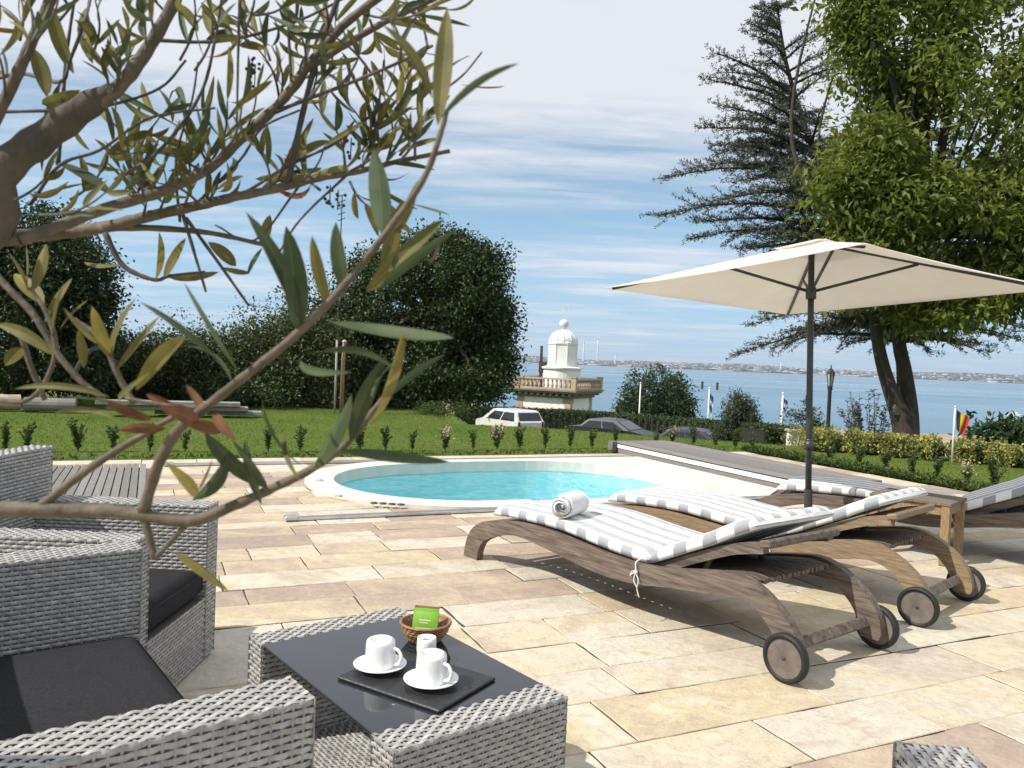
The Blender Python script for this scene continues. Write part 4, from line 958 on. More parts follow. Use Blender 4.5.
shrub('sapling_tree', 'thin leafed young tree poking above the ivy hedge', 172, 400, 300, 50, 18.2, M_l_ivy, .07, .5, 70, 14, 0, cr=.2, inner=.3, cat='tree')
shrub('shrub', 'bushy yellow green shrub rising over the hedge top', 256, 400, 300, 60, 18.4, M_l_ivy, .08, .6, 150, 26, 0, cr=.26, cat='shrub')
shrub('shrub', 'tall loose shrub between hedge and big dark tree', 303, 405, 268, 66, 18.6, M_l_ivy, .085, .6, 210, 26, 0, cr=.28, cat='shrub')
shrub('shrub', 'low dark undergrowth shrub at the foot of the hedge', 245, 411, 376, 110, 16.8, M_l_dark, .08, .6, 150, 26, 0, cr=.24, cat='shrub')
shrub('shrub', 'low green shrub below the big dark tree at the lawn edge', 440, 417, 404, 60, 16.9, M_l_sap, .06, .5, 60, 20, 0, cr=.14, cat='shrub')

# bushes towards the water
shrub('round_bush', 'large round bush left of the parasol pole, before the water', 655, 422, 366, 78, 50, M_l_bush, .22, .6, 420, 40, cr=.42, inner=.5, cat='bush')
shrub('round_bush', 'medium bushy grey green shrub between two flag poles', 739, 428, 393, 36, 31, M_l_bush2, .15, .35, 260, 40, cr=.2, inner=.4, cat='bush')
shrub('round_bush', 'loose olive green bush just left of the street lamp', 805, 440, 402, 46, 22, M_l_bush2, .11, .4, 220, 34, cr=.16, inner=.5, cat='bush')
sv = thing('silver_shrub', 'spiky silver grey shrub in front of the forked trunk', 'shrub', (pt(868, 440, 14.2)[0], 14.2, gzt(pt(868, 440, 14.2)[0], 14.2))); m, mb = MB(), MB(); b0 = np.array(sv['_base'])
for i in range(26):
    a_ = rng.uniform(-.34, .34); tp = pt(868 + a_ * 90, rng.uniform(388, 408) + abs(a_) * 26, 14.2 + rng.uniform(-.2, .2)); s_ = b0 + (a_ * .6, rng.uniform(-.15, .15), 0); P = catmull([s_, (s_ + tp) / 2 + rng.normal(0, .03, 3), tp], 6); mb.tube(P, np.linspace(.012, .003, len(P)), 5)
    k = 34; tt = rng.uniform(.25, 1, k); Q = np.array([[np.interp(t_, np.linspace(0, 1, len(P)), P[:, j]) for j in range(3)] for t_ in tt]); D = unit(k); D[:, 2] = np.abs(D[:, 2]) * .6; m.leaves(Q, D, unit(k) + (0, 0, 1), .085, .03)
m.build('foliage', M_l_silver, sv); mb.build('stems', M_twigd, sv, smooth=True)

# clipped hedge behind the parked cars
hp = [(462, 50.0), (512, 48.0), (560, 46.5), (610, 44), (660, 40), (710, 35), (750, 30.5), (778, 27)]; topy = [408, 409.5, 411.5, 414.5, 418.5, 423, 426, 429]
x0 = pt(640, 420, 41)[0]; hg = thing('clipped_hedge', 'long dark clipped hedge running behind the parked cars', 'hedge', (x0, 41, gzt(x0, 41))); m, mb = MB(), MB()
for (p0, Y0), (p1, Y1), t0, t1 in zip(hp[:-1], hp[1:], topy[:-1], topy[1:]):
    for k in range(8):
        f = k / 8; px, Y, ty = p0 + (p1 - p0) * f, Y0 + (Y1 - Y0) * f, t0 + (t1 - t0) * f; q = pt(px, ty, Y); zb = gzt(q[0], Y) - .1; h = q[2] - zb
        n = 1100; P = np.c_[q[0] + rng.uniform(-.45, .45, n), Y + rng.choice([-.42, .42, 0], n, p=[.5, .1, .4]) + rng.normal(0, .05, n), zb + rng.uniform(0, h, n)]
        top = rng.random(n) < .35; P[top, 1] = Y + rng.uniform(-.45, .45, top.sum()); P[top, 2] = zb + h + rng.normal(0, .05, top.sum())
        m.leaves(P, unit(n) + (0, -.5, .2), unit(n) + (0, -.6, .8), rng.uniform(.07, .14, n), .075); mb.box((q[0], Y, zb + h / 2 - .06), (.9, .7, h - .1))
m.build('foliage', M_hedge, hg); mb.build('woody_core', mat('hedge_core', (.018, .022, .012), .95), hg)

# golden variegated hedge, a row of separate bushes at the edge of the right lawn
for i, (px, pb_, ptp, w, Y) in enumerate(((822, 453, 430, 44, 12.4), (860, 456, 432, 40, 12.2), (895, 459, 435, 38, 12.0), (924, 461, 437, 32, 11.8), (966, 464, 442, 34, 11.6), (1003, 467, 445, 38, 11.3), (1046, 471, 447, 42, 11.0))):
    lab = ['golden variegated bush just right of the parasol pole, at the left end of its row', 'golden variegated bush second from the left in the row, before the silver shrub', 'golden variegated bush directly in front of the forked tree trunk', 'golden variegated bush just left of the striped national flag', 'golden variegated bush just right of the striped national flag', 'golden variegated bush in front of the dark glossy laurel', 'golden variegated bush at the right end of the row'][i]
    shrub('variegated_bush', lab, px, pb_, ptp, w * .86, Y, M_l_gold, .055, .6, 120, 36, 0, 'golden variegated bushes along the right lawn', cr=.075, inner=.6, stems=5)
shrub('laurel_shrub', 'dark glossy laurel shrub at the right edge behind golden bushes', 1014, 462, 422, 70, 13.0, M_l_laurel, .15, .45, 90, 22, 0, cr=.2, inner=.5, cat='shrub')
shrub('variegated_bush', 'pale golden leafed shrub behind the white garden wall', 800, 448, 425, 30, 15, M_l_gold, .05, .5, 50, 22, None, 'golden variegated bushes along the right lawn', cr=.12)

# walnut tree on the right
Yw = 16.0; wx = pt(908, 432, Yw)[0]; wz = gzt(wx, Yw)
wt = thing('walnut_tree', 'tall bright green broadleaf tree with forked dark trunk at right', 'tree', (wx, Yw, wz)); bl = []
for px, py, rx, rz, Y, w in ((975, 110, 125, 120, 16, .40), (905, 50, 60, 70, 15.6, .18), (882, 140, 42, 56, 15.2, .13), (868, 95, 32, 40, 15.4, .06), (890, 215, 52, 40, 15, .13), (965, 225, 80, 55, 15.2, .20), (902, 280, 50, 32, 15.3, .10), (1012, 270, 48, 40, 15.2, .10), (1075, 150, 100, 150, 16, .30), (965, -60, 130, 110, 16.5, .25), (862, 10, 30, 42, 15.6, .07), (925, 312, 40, 22, 15.2, .05), (1024, 322, 16, 34, 15, .025), (850, 190, 26, 30, 15, .04), (965, 290, 40, 22, 15.2, .05), (838, 258, 22, 18, 15.2, .02)):
    b_ = blob(px, py, Y, rx, rx * .8, rz); bl.append((b_[0], b_[1], w))
m = MB(); C_ = crown(m, bl, 1150, 34, .42, .185, .46, .40, .45, holes=.38, hs=1.0, ragged=.16); m.build('crown', M_l_walnut, wt)
m = MB(); r0 = Yw / F
def trunk(pts, rad, seg=14):
    P = catmull([pt(a, b, Y) for a, b, Y in pts], 7); r_ = np.interp(np.linspace(0, 1, len(P)), np.linspace(0, 1, len(rad)), rad); m.tube(P, r_ * r0, seg); return P
Bq = trunk([(908, 456, 16), (906, 436, 16), (902, 420, 16), (895, 402, 16), (889, 386, 16), (883, 366, 16), (878, 342, 16), (873, 300, 15.9), (868, 230, 15.6)], [15, 13, 10.5, 8.2, 7.2, 6.5, 6, 5, 4])
Bq2 = trunk([(909, 440, 16), (910, 420, 16.05), (909, 400, 16.1), (905, 372, 16.1), (899, 338, 16.2), (905, 300, 16.2), (925, 240, 16.2), (950, 90, 16.2)], [10, 8.6, 7.5, 6.8, 6.4, 6, 5, 3])
limbs(m, Bq[-6], C_[(C_[:, 0] < pt(900, 100, 16)[0]) & (C_[:, 2] > 3.2)], .13, 24); limbs(m, Bq2[-8], C_[C_[:, 2] > 3.6], .16, 50); limbs(m, Bq2[-15], C_[(C_[:, 2] < 5.5) & (C_[:, 2] > 2.6)], .09, 16); m.build('trunk', M_bark, wt, smooth=True)

# cedar behind it
Yc = 24.0; c0 = pt(906, 432, Yc); cz = gzt(c0[0], Yc)
ct = thing('cedar_tree', 'dark blue grey cedar with flat layered boughs behind the bright tree', 'tree', (c0[0], Yc, cz)); m, mb = MB(), MB()
tip = pt(776, -2, Yc); P = catmull([np.array([c0[0], Yc, cz]), pt(900, 345, Yc), pt(868, 265, Yc), pt(814, 150, Yc), pt(788, 70, Yc), tip], 10); mb.tube(P, np.linspace(.20, .02, len(P)), 10)
def tr_at(z): i = np.interp(z, P[:, 2], np.arange(len(P))); return np.array([np.interp(i, np.arange(len(P)), P[:, j]) for j in range(3)])
def bough(s_, d, L_, droop, r_):
    d = np.array(d) / np.linalg.norm(d); n = max(7, int(L_ / .22)); t_ = np.linspace(0, 1, n); side = np.cross(d, (0, 0, 1)); side /= np.linalg.norm(side)
    B_ = s_ + d * L_ * t_[:, None] + np.array([0, 0, 1]) * (droop * L_ * (t_ ** 2) + .06 * L_ * np.sin(t_ * 3.14))[:, None] + np.cumsum(rng.normal(0, .025 * L_ / n * 3, (n, 3)), 0)
    mb.tube(B_, np.linspace(r_, .008, n), 6)
    Q = []; DD = []
    for i in range(1, n):
        for sgn in (-1, 1):
            if rng.random() < .12: continue
            l2 = L_ * .30 * (1 - t_[i] * .72) * rng.uniform(.5, 1.2) + .1; dd = d * .75 + side * sgn * rng.uniform(.5, 1) + np.array([0, 0, rng.normal(.05, .28)]); dd /= np.linalg.norm(dd); k = max(3, int(l2 / .10)); q = np.linspace(0, 1, k)
            tw_ = B_[i] + dd * l2 * q[:, None] + np.array([0, 0, 1]) * (-.10 * l2 * q ** 2 + .02 * rng.normal())[:, None]
            if l2 > .25: mb.tube(tw_[[0, k // 2, -1]], [.010, .008, .004], 4, cap=False)
            Q.append(tw_); DD.append(np.repeat(dd[None], k, 0))
    Q.append(B_[2:]); DD.append(np.repeat(d[None], n - 2, 0)); Q = np.vstack(Q); DD = np.vstack(DD)
    rep = 9; Q = np.repeat(Q, rep, 0) + rng.normal(0, .03, (len(Q) * rep, 3)); DD = np.repeat(DD, rep, 0); k = len(Q)
    dv = DD * .6 + unit(k) * .9 + (0, 0, .25); m.leaves(Q, dv, unit(k), rng.uniform(.06, .13, k), .030, fold=.02)
for z in np.linspace(2.2, tip[2] - .3, 80):
    f = (z - 2.2) / (tip[2] - 2.5); s_ = tr_at(z); a_ = rng.uniform(0, 2 * math.pi); full = np.interp(f, [0, .1, .3, .45, .62, .8, 1], [3.6, 4.4, 4.6, 4.1, 3.1, 1.8, .5])
    for q in range(2 if f < .6 else 1):
        a2 = a_ + q * 2.4 + rng.normal(0, .4); L_ = full * rng.uniform(.55, 1.08); bough(s_, (math.cos(a2), math.sin(a2), np.interp(f, [0, .5, 1], [.02, .14, .45])), L_, np.interp(f, [0, 1], [-.07, .05]), .02 + .018 * L_)
for tx, ty, s_y in ((661, 222, 215), (668, 180, 178), (690, 235, 240), (742, 350, 318), (750, 322, 300), (700, 128, 150), (712, 55, 95), (705, 78, 110)):    # long boughs reaching left
    t_ = pt(tx, ty, Yc - .6); s_ = tr_at(pt(800, s_y, Yc)[2]); d = t_ - s_; bough(s_, d, np.linalg.norm(d), 0.0, .07)
for tx, ty in ((925, 352), (960, 345), (900, 358)):
    t_ = pt(tx, ty, Yc - .3); s_ = tr_at(pt(808, 315, Yc)[2]); d = t_ - s_; bough(s_, d, np.linalg.norm(d), 0.0, .07)
m.build('needles', M_l_cedar, ct); mb.build('trunk', M_bark, ct, smooth=True)

# lawn grass
n = 190000
u = rng.random(n); X = rng.uniform(-11, 8.5, n); Y = 7.5 + 9.5 * rng.random(n) ** 1.2
a = X * E1[0] + Y * E1[1]; b = X * E2[0] + Y * E2[1]
ok = ~((a < PA1 + .0) & (b < PB1 + .0)) & (Y < edge_y(X) + 1.2) & (X / Y > -.75) & (X / Y < .75)
near = np.minimum(np.abs(b - PB1), np.abs(a - PA1)); hgt = .012 + .014 * rng.random(n)
X, Y, hgt = X[ok], Y[ok], hgt[ok]; Z = gheight(X, Y) - .02; P = np.c_[X, Y, Z]; k = len(P); d = unit(k) * .95 + (0, 0, 1); d /= np.linalg.norm(d, axis=1)[:, None]; sd = unit(k); sd[:, 2] = 0; w = .007
V = np.stack([P - sd * w, P + sd * w, P + d * hgt[:, None] * rng.uniform(.6, 1.3, k)[:, None]], 1).reshape(-1, 3); m = MB(); m.add(V, np.arange(len(V)).reshape(-1, 3), 0, rng.random(k)); tag(m.build('lawn_grass', M_grass), 'short green grass of the lawn around the patio', 'grass', kind='stuff')

# young shrubs planted along the patio edge
protos = []
for v in range(6):
    m, mf = MB(), MB(); flower = v >= 4
    for s_ in range(9):
        a_ = rng.uniform(0, 6.28); tp = np.array([math.cos(a_) * rng.uniform(.02, .10), math.sin(a_) * rng.uniform(.02, .10), rng.uniform(.2, .36)]); Pq = catmull([(0, 0, -.02), tp * (.35, .35, .55), tp], 4); mf.tube(Pq, np.linspace(.005, .002, len(Pq)), 4)
        k = 26; tt = rng.uniform(.2, 1, k); Q = np.array([[np.interp(t_, np.linspace(0, 1, len(Pq)), Pq[:, j]) for j in range(3)] for t_ in tt]); D = unit(k); D[:, 2] = abs(D[:, 2]) * .8; m.leaves(Q, D, unit(k) + (0, 0, 1), rng.uniform(.035, .06, k), .022)
    fl = None
    if flower:
        fl = MB(); k = 60; Q = np.c_[rng.normal(0, .055, k), rng.normal(0, .055, k), rng.uniform(.2, .40, k)]; fl.leaves(Q, unit(k), unit(k), .035, .026)
    protos.append((m, mf, fl))
def young_shrub(v, label, group):
    m, mf, fl = protos[v]; th = thing('young_shrub', label, 'shrub', group=group); m.build('foliage', M_l_sap, th, local=True); mf.build('stems', M_twigd, th, local=True)
    if fl: fl.build('blossom', M_l_flow, th, local=True)
    return th
proto_o = [None] * 6; r2 = np.random.default_rng(4)
spots = [(5, 452), (27, 452), (78, 452), (113, 452), (150, 452), (185, 452), (268, 452), (300, 452), (333, 452), (360, 452), (385, 451), (412, 451), (445, 451), (473, 450), (497, 450), (520, 450), (545, 449), (570, 449), (592, 449), (615, 447), (655, 447), (672, 445), (693, 446), (715, 447), (735, 449), (752, 452)]
spots_r = [(830, 464), (858, 468), (885, 473), (911, 477), (937, 481), (967, 486), (995, 491), (1022, 497)]
for grp, lst in (('far', spots), ('right', spots_r)):
    for px, py in lst:
        g = gz(px, py, -.02); flo = px in (497, 672, 445, 967); v = int(r2.integers(4, 6)) if flo else int(r2.integers(0, 4))
        lab = {('far', False): 'small green shrub in the row planted along the far patio edge', ('right', False): 'small green shrub in the row planted along the right patio edge'}.get((grp, flo))
        if flo: lab = {497: 'small pale flowered shrub in the far row, below the white car', 672: 'pink white flowered shrub behind the far end of the pool cover box', 445: 'small pale flowered shrub below the big dark tree', 967: 'pale flowered shrub in the right row beside the side table'}[px]
        gname = 'young shrubs along the %s patio edge' % grp
        if proto_o[v] is None: proto_o[v] = o = young_shrub(v, lab, gname)
        else: o = copy_tree(proto_o[v]); o['label'] = lab; o['group'] = gname
        s_ = r2.uniform(.62, 1.15); o.location = g; o.scale = (s_, s_, s_ * r2.uniform(.9, 1.1)); o.rotation_euler = (0, 0, r2.uniform(0, 6.28))
for o in bpy.data.objects:
    if o.name.startswith('young_shrub') and '_base' in o: del o['_base']

# ground-cover weeds along the right patio edge
n = 9000; bb = rng.uniform(5.3, 9.2, n); aa = PA1 + .06 + np.abs(rng.normal(0, .16, n)); nf = 1500
P = np.array([aa[:, None] * E1 + bb[:, None] * E2]).reshape(-1, 2); P = np.c_[P, np.abs(rng.normal(0, .03, n))]
a3 = rng.uniform(-5, 7.9, nf); b3 = PB1 + .05 + np.abs(rng.normal(0, .10, nf)); P3 = a3[:, None] * E1 + b3[:, None] * E2; P = np.vstack([P, np.c_[P3, np.abs(rng.normal(0, .006, nf))]])
k = len(P); m = MB(); d = unit(k); d[:, 2] = np.abs(d[:, 2]); m.leaves(P, d, unit(k) + (0, 0, 1), rng.uniform(.03, .07, k), .024); tag(m.build('edge_weeds', M_l_sap), 'low green weeds and clover along the patio edge', 'weeds', kind='stuff')

# ------------------------------------------------------------------ lighthouse
YL = 62.0; lp = 0.2344
def lh(cx_, cy_): return at(480 + .2344 * cx_, 300 + .2344 * cy_, YL)
lc = lh(322, 400); alpha = R(27)
Lz = gzt(lc[0], YL) - .3
lhs = thing('lighthouse', 'white lighthouse with stone balustrade, domed lantern and ball finial', 'lighthouse', (lc[0], YL, Lz), rz=0)
XA = np.array([math.cos(alpha), -math.sin(alpha), 0]); YA = np.array([math.sin(alpha), math.cos(alpha), 0]); k_ = .2344 * YL / F
def LB(m, a, b, z0, z1, sx, sy, **kw): m.box(np.array([lc[0], YL, (z0 + z1) / 2]) + XA * a + YA * b, (sx, sy, z1 - z0), -alpha, **kw)
zfloor = lh(345, 378)[2]; zcorn = lh(345, 400)[2]; ztop_ = lh(345, 330)[2]; S = 239 * k_; PS = S + 1.25
m = MB(); LB(m, 0, 0, Lz, zcorn - .02, S, S); m.build('tower', M_white_wall, lhs)
for sa in (-1, 1):
    for sb in (-1, 1):
        m = MB()
        z = Lz
        i = 0
        while z < zcorn - .3:
            w = .62 if i % 2 else .48; LB(m, sa * (S / 2 - w / 2 + .04), sb * (S / 2 - w / 2 + .04), z, z + .36, w, w); z += .38; i += 1
        m.build('quoin', M_stone, lhs)
m = MB()
LB(m, 0, 0, zcorn - .22, zcorn - .02, S + .35, S + .35)
nb = 10
for i in range(nb):
    f = (i + .5) / nb * PS - PS / 2
    for s_ in (-1, 1): LB(m, f * .92, s_ * (S / 2 + .28), zcorn - .02, zcorn + .14, .2, .5); LB(m, s_ * (S / 2 + .28), f * .92, zcorn - .02, zcorn + .14, .5, .2)
LB(m, 0, 0, zcorn + .14, zfloor, PS, PS); LB(m, 0, 0, zfloor - .12, zfloor, PS + .24, PS + .24); m.build('cornice', mat('grey_stone', (.26, .22, .18), .9, (.17, .15, .125), 3, 6), lhs)
for sa, sb, ax_ in ((0, -1, 0), (0, 1, 0), (-1, 0, 1), (1, 0, 1)):
    m = MB(); off = PS / 2 - .15
    def RB(t, z0, z1, ln, dp): 
        (LB(m, t, sb * off, z0, z1, ln, dp) if ax_ == 0 else LB(m, sa * off, t, z0, z1, dp, ln))
    RB(0, zfloor + .002, zfloor + .14, PS - .5, .26); RB(0, ztop_ - .14, ztop_, PS - .46, .28)
    for i in range(14):
        t_ = (i + .5) / 14 * (PS - .7) - (PS - .7) / 2; q = np.array([lc[0], YL, 0]) + (XA * t_ + YA * sb * off if ax_ == 0 else XA * sa * off + YA * t_); h = ztop_ - .14 - zfloor - .14
        m.lathe([(.07, 0), (.115, h * .3), (.06, h * .6), (.075, h)], q + (0, 0, zfloor + .14), 8)
    m.build('balustrade', M_stone, lhs)
for sa in (-1, 1):
    for sb in (-1, 1): m = MB(); LB(m, sa * (PS / 2 - .16), sb * (PS / 2 - .16), zfloor + .002, ztop_ + .06, .36, .36); LB(m, sa * (PS / 2 - .16), sb * (PS / 2 - .16), ztop_ + .062, ztop_ + .13, .44, .44); m.build('corner_pier', M_stone, lhs)
cc = lh(350, 300); LX = cc[0]
def zc(y): return lh(352, y)[2]
m = MB(); m.lathe([(80 * k_, zfloor), (79 * k_, zc(296)), (86 * k_, zc(295)), (88 * k_, zc(288)), (70 * k_, zc(283)), (0, zc(283))], (LX, YL, 0), 32); m.build('drum', M_white_wall, lhs, smooth=False)
m = MB(); m.lathe([(63 * k_, zc(283)), (63 * k_, zc(192)), (67 * k_, zc(190)), (68 * k_, zc(183)), (62 * k_, zc(181)), (0, zc(181))], (LX, YL, 0), 8, ang=R(14)); ln_ = m.build('lantern', M_white_wall, lhs)
m = MB()
for i in range(8):
    a_ = R(14) + i * math.pi / 4; q = np.array([LX + 63 * k_ * math.cos(a_), YL + 63 * k_ * math.sin(a_), 0]); m.tube([q + (0, 0, zc(282)), q + (0, 0, zc(193))], .05, 6)
w_ = m.build('corner_moulding', M_zinc, None); w_.data.transform(Matrix.Translation(-Vector(lhs['_base']))); w_.parent = ln_
a_ = np.linspace(0, math.pi / 2, 10); m = MB(); m.lathe([(61 * k_ * math.cos(t_), zc(182) + (zc(128) - zc(182)) * math.sin(t_)) for t_ in a_[:-1]] + [(8 * k_, zc(126)), (7 * k_, zc(118))], (LX, YL, 0), 32)
for i in range(12):
    t_ = i * math.pi / 6; m.tube([(LX + 61.5 * k_ * math.cos(b_) * math.cos(t_), YL + 61.5 * k_ * math.cos(b_) * math.sin(t_), zc(182) + (zc(127) - zc(182)) * math.sin(b_)) for b_ in a_], .035, 5)
m.build('dome', M_zinc, lhs, smooth=True)
m = MB(); r_ = 20 * k_; m.lathe([(max(.02, r_ * math.cos(t_)), zc(102) + r_ * math.sin(t_)) for t_ in np.linspace(-1.5, 1.55, 16)], (LX, YL, 0), 24); m.build('ball_finial', M_zinc, lhs, smooth=True)
m = MB(); q = np.array([LX, YL, 0]); m.tube([q + (0, 0, zc(84)), q + (0, 0, zc(22))], .025, 6); m.tube([q + (-.3, 0, zc(45)), q + (.3, 0, zc(45))], .02, 5); m.prism([(LX - .1, YL - .015), (LX + .55, YL - .015), (LX + .55, YL + .015), (LX - .1, YL + .015)], zc(30), zc(24)); m.build('weather_vane', M_zinc, lhs)
q = lh(262, 260); m = MB(); m.box((q[0], YL + .6, (zfloor + lh(262, 195)[2]) / 2), (.16, .16, lh(262, 195)[2] - zfloor), -alpha); m.box((q[0] + .15, YL + .6, lh(262, 262)[2] - .45), (.5, .4, .9), -alpha); m.build('flue', M_bark, lhs)

# ------------------------------------------------------------------ cars (only their upper halves show over the lawn edge)
def car(label, px, ptop, Y, yaw, paint, Lc=4.1, Wc=1.7, Hc=1.5, kind='hatch'):
    p = at(px, ptop, Y); zb = p[2] - Hc; base = np.array([p[0], Y, zb]); th = thing('parked_car', label, 'car', base, 'cars parked along the hedge', rz=yaw)
    if kind == 'hatch':
        prof = [(-.5, .32, .9), (-.5, .62, .98), (-.488, .66, .96), (-.42, .97, .80), (-.36, 1.0, .78), (.05, 1.0, .78), (.12, .97, .79), (.30, .66, .93), (.46, .57, .93), (.5, .46, .88), (.5, .32, .86)]
        glass_side = [(-.435, .66), (-.385, .93), (.085, .93), (.235, .66)]
        rear = ((-.478, .68), (-.432, .93)); front = ((.285, .685), (.135, .94))
    else:
        prof = [(-.5, .32, .88), (-.5, .60, .95), (-.45, .70, .95), (-.33, .73, .92), (-.24, .96, .78), (-.16, 1.0, .76), (.02, 1.0, .76), (.09, .965, .78), (.25, .70, .93), (.45, .60, .93), (.5, .48, .88), (.5, .32, .86)]
        glass_side = [(-.32, .70), (-.225, .93), (.06, .93), (.205, .70)]
        rear = ((-.32, .745), (-.248, .94)); front = ((.24, .72), (.10, .945))
    m = MB(); V = []
    for x, z, w in prof: V += [[x * Lc, -w * Wc / 2, z * Hc], [x * Lc, -w * Wc / 2 * .86, z * Hc + .012], [x * Lc, w * Wc / 2 * .86, z * Hc + .012], [x * Lc, w * Wc / 2, z * Hc]]
    n = len(prof); V = V[:]; Fc = []
    for i in range(n - 1):
        for j in range(3): Fc.append((i * 4 + j, i * 4 + j + 1, i * 4 + 5 + j, i * 4 + 4 + j))
    sidef = [i * 4 for i in range(n)]; Fc.append(tuple(sidef)); Fc.append(tuple(i + 3 for i in sidef[::-1]))
    under = [[-.5 * Lc, -.43 * Wc, .18 * Hc], [.5 * Lc, -.43 * Wc, .18 * Hc], [.5 * Lc, .43 * Wc, .18 * Hc], [-.5 * Lc, .43 * Wc, .18 * Hc]]
    m.add(V, Fc); m.box((0, 0, .25 * Hc), (Lc * .96, Wc * .84, .16 * Hc)); m.build('body', paint, th, local=True)
    def wd(z): return np.interp(z, [.66, 1.0], [.955, .785]) * Wc / 2
    for s_ in (-1, 1):
        for xa, xb in ((.02, .48), (.52, .97)):
            bot = np.array(glass_side[0]) + (np.array(glass_side[3]) - np.array(glass_side[0])) * np.array([[xa], [xb]]); top = np.array(glass_side[1]) + (np.array(glass_side[2]) - np.array(glass_side[1])) * np.array([[xa], [xb]])
            m = MB(); q = [bot[0], bot[1], top[1], top[0]]; V = [[x * Lc, s_ * (wd(z) + .012), z * Hc] for x, z in q] + [[x * Lc, s_ * (wd(z) - .02), z * Hc] for x, z in q]; m.add(V, [(0, 1, 2, 3), (7, 6, 5, 4), (0, 4, 5, 1), (1, 5, 6, 2), (2, 6, 7, 3), (3, 7, 4, 0)]); m.build('side_window', M_dark, th, local=True)
    for nm, (a_, b_), s_ in (('rear_window', rear, -1), ('windscreen', front, 1)):
        m = MB(); V = [[a_[0] * Lc + s_ * .03, -wd(a_[1]) * .86, a_[1] * Hc + .01], [a_[0] * Lc + s_ * .03, wd(a_[1]) * .86, a_[1] * Hc + .01], [b_[0] * Lc + s_ * .03, wd(b_[1]) * .9, b_[1] * Hc + .012], [b_[0] * Lc + s_ * .03, -wd(b_[1]) * .9, b_[1] * Hc + .012]]
        V += [[x - s_ * .04, y, z - .02] for x, y, z in V]; m.add(V, [(0, 1, 2, 3), (7, 6, 5, 4), (0, 4, 5, 1), (1, 5, 6, 2), (2, 6, 7, 3), (3, 7, 4, 0)]); m.build(nm, M_dark, th, local=True)
    for s_ in (-1, 1):
        m = MB(); m.box((-.49 * Lc, s_ * .43 * Wc, .56 * Hc), (.10, .14, .20 * Hc), bev=.02); m.build('tail_light', MATS['red_lens'], th, local=True)
        m = MB(); m.box((.475 * Lc, s_ * .38 * Wc, .50 * Hc), (.14, .24, .09 * Hc), bev=.02); m.build('headlight', M_zinc, th, local=True)
        m = MB(); m.box((.17 * Lc, s_ * (.5 * Wc + .05), .68 * Hc), (.10, .16, .11), bev=.03); m.build('mirror', paint, th, local=True)
        for x in (-.31, .31):
            m = MB(); a_ = np.linspace(0, 2 * math.pi, 20, endpoint=False); y0, y1 = s_ * .36 * Wc, s_ * .49 * Wc; V = [[x * Lc + .31 * math.cos(t_), y0, .31 + .31 * math.sin(t_)] for t_ in a_] + [[x * Lc + .31 * math.cos(t_), y1, .31 + .31 * math.sin(t_)] for t_ in a_]
            m.add(V, [tuple(range(20)), tuple(range(39, 19, -1))] + [(i, (i + 1) % 20, 20 + (i + 1) % 20, 20 + i) for i in range(20)]); m.build('wheel', M_tyre, th, local=True)
    del th['_base']; return th
mat('red_lens', (.35, .02, .02), .2)
P_white = mat('white_car_paint', (.80, .80, .80), .25, coat=.6); P_dark = mat('dark_grey_car_paint', (.022, .025, .03), .4, coat=.15); P_black = mat('black_car_paint', (.012, .013, .016), .4, coat=.15)
car('white hatchback parked behind the lawn in front of the lighthouse', 509, 408.5, 41, R(126), P_white, 3.9, 1.72, 1.55)
car('dark grey saloon with sunlit windscreen parked below the round bush', 615, 419, 36, R(-32), P_dark, 4.3, 1.72, 1.42, 'saloon')
car('black car mostly hidden by the lawn edge, right of the dark grey saloon', 697, 429, 30, R(-24), P_black, 4.1, 1.7, 1.40, 'saloon')

# ------------------------------------------------------------------ posts, lamp, flags
def zg(x, Y): return gzt(x, Y)
Y = 20; pl = pt(828, 425, Y); zb = zg(pl[0], Y); zt = pt(831, 365, Y)[2]; la = thing('street_lamp', 'old style dark street lamp standing before the water', 'street lamp', (pl[0], Y, zb)); q = np.array([pl[0], Y, 0])
zl = pt(831, 386, Y)[2]
m = MB(); m.lathe([(.10, zb), (.10, zb + .5), (.055, zb + .6), (.045, zl - .12), (.07, zl - .08), (.05, zl - .03), (.09, zl), (0, zl)], q, 14); m.build('post', M_pole, la, smooth=True)
m = MB(); h = pt(831, 373, Y)[2] - zl
m.lathe([(.05, zl + .002), (.095, zl + h)], q, 6); m.build('lantern_glass', mat('frosted_lamp_glass', (.42, .42, .40), .3), la)
m = MB()
for i in range(6): a_ = i * math.pi / 3; m.tube([q + (.053 * math.cos(a_), .053 * math.sin(a_), zl), q + (.10 * math.cos(a_), .10 * math.sin(a_), zl + h)], .010, 5)
m.lathe([(.125, zl + h), (.07, zl + h + .07), (.02, zl + h + .12), (.012, zt)], q, 6); m.build('lantern_frame', M_pole, la)
def flagpole(px, pbot, ptop, Y, label, cols=None, fw_=None, r_=.03, name='flag_pole'):
    x = pt(px, pbot, Y)[0]; zb = zg(x, Y); zt = pt(px, ptop, Y)[2]; th = thing(name, label, 'flag pole', (x, Y, zb), 'flag poles on the seafront' if name == 'flag_pole' else None)
    m = MB(); m.tube([(x, Y, zb), (x, Y, zt)], [r_ * 1.2, r_ * .8], 10); m.lathe([(0, zt + r_ * 3), (r_ * 1.5, zt + r_ * 1.5), (0, zt)], (x, Y, 0), 10); m.build('pole', M_white, th, smooth=True)
    return th, np.array([x, Y, zt]), Y / F
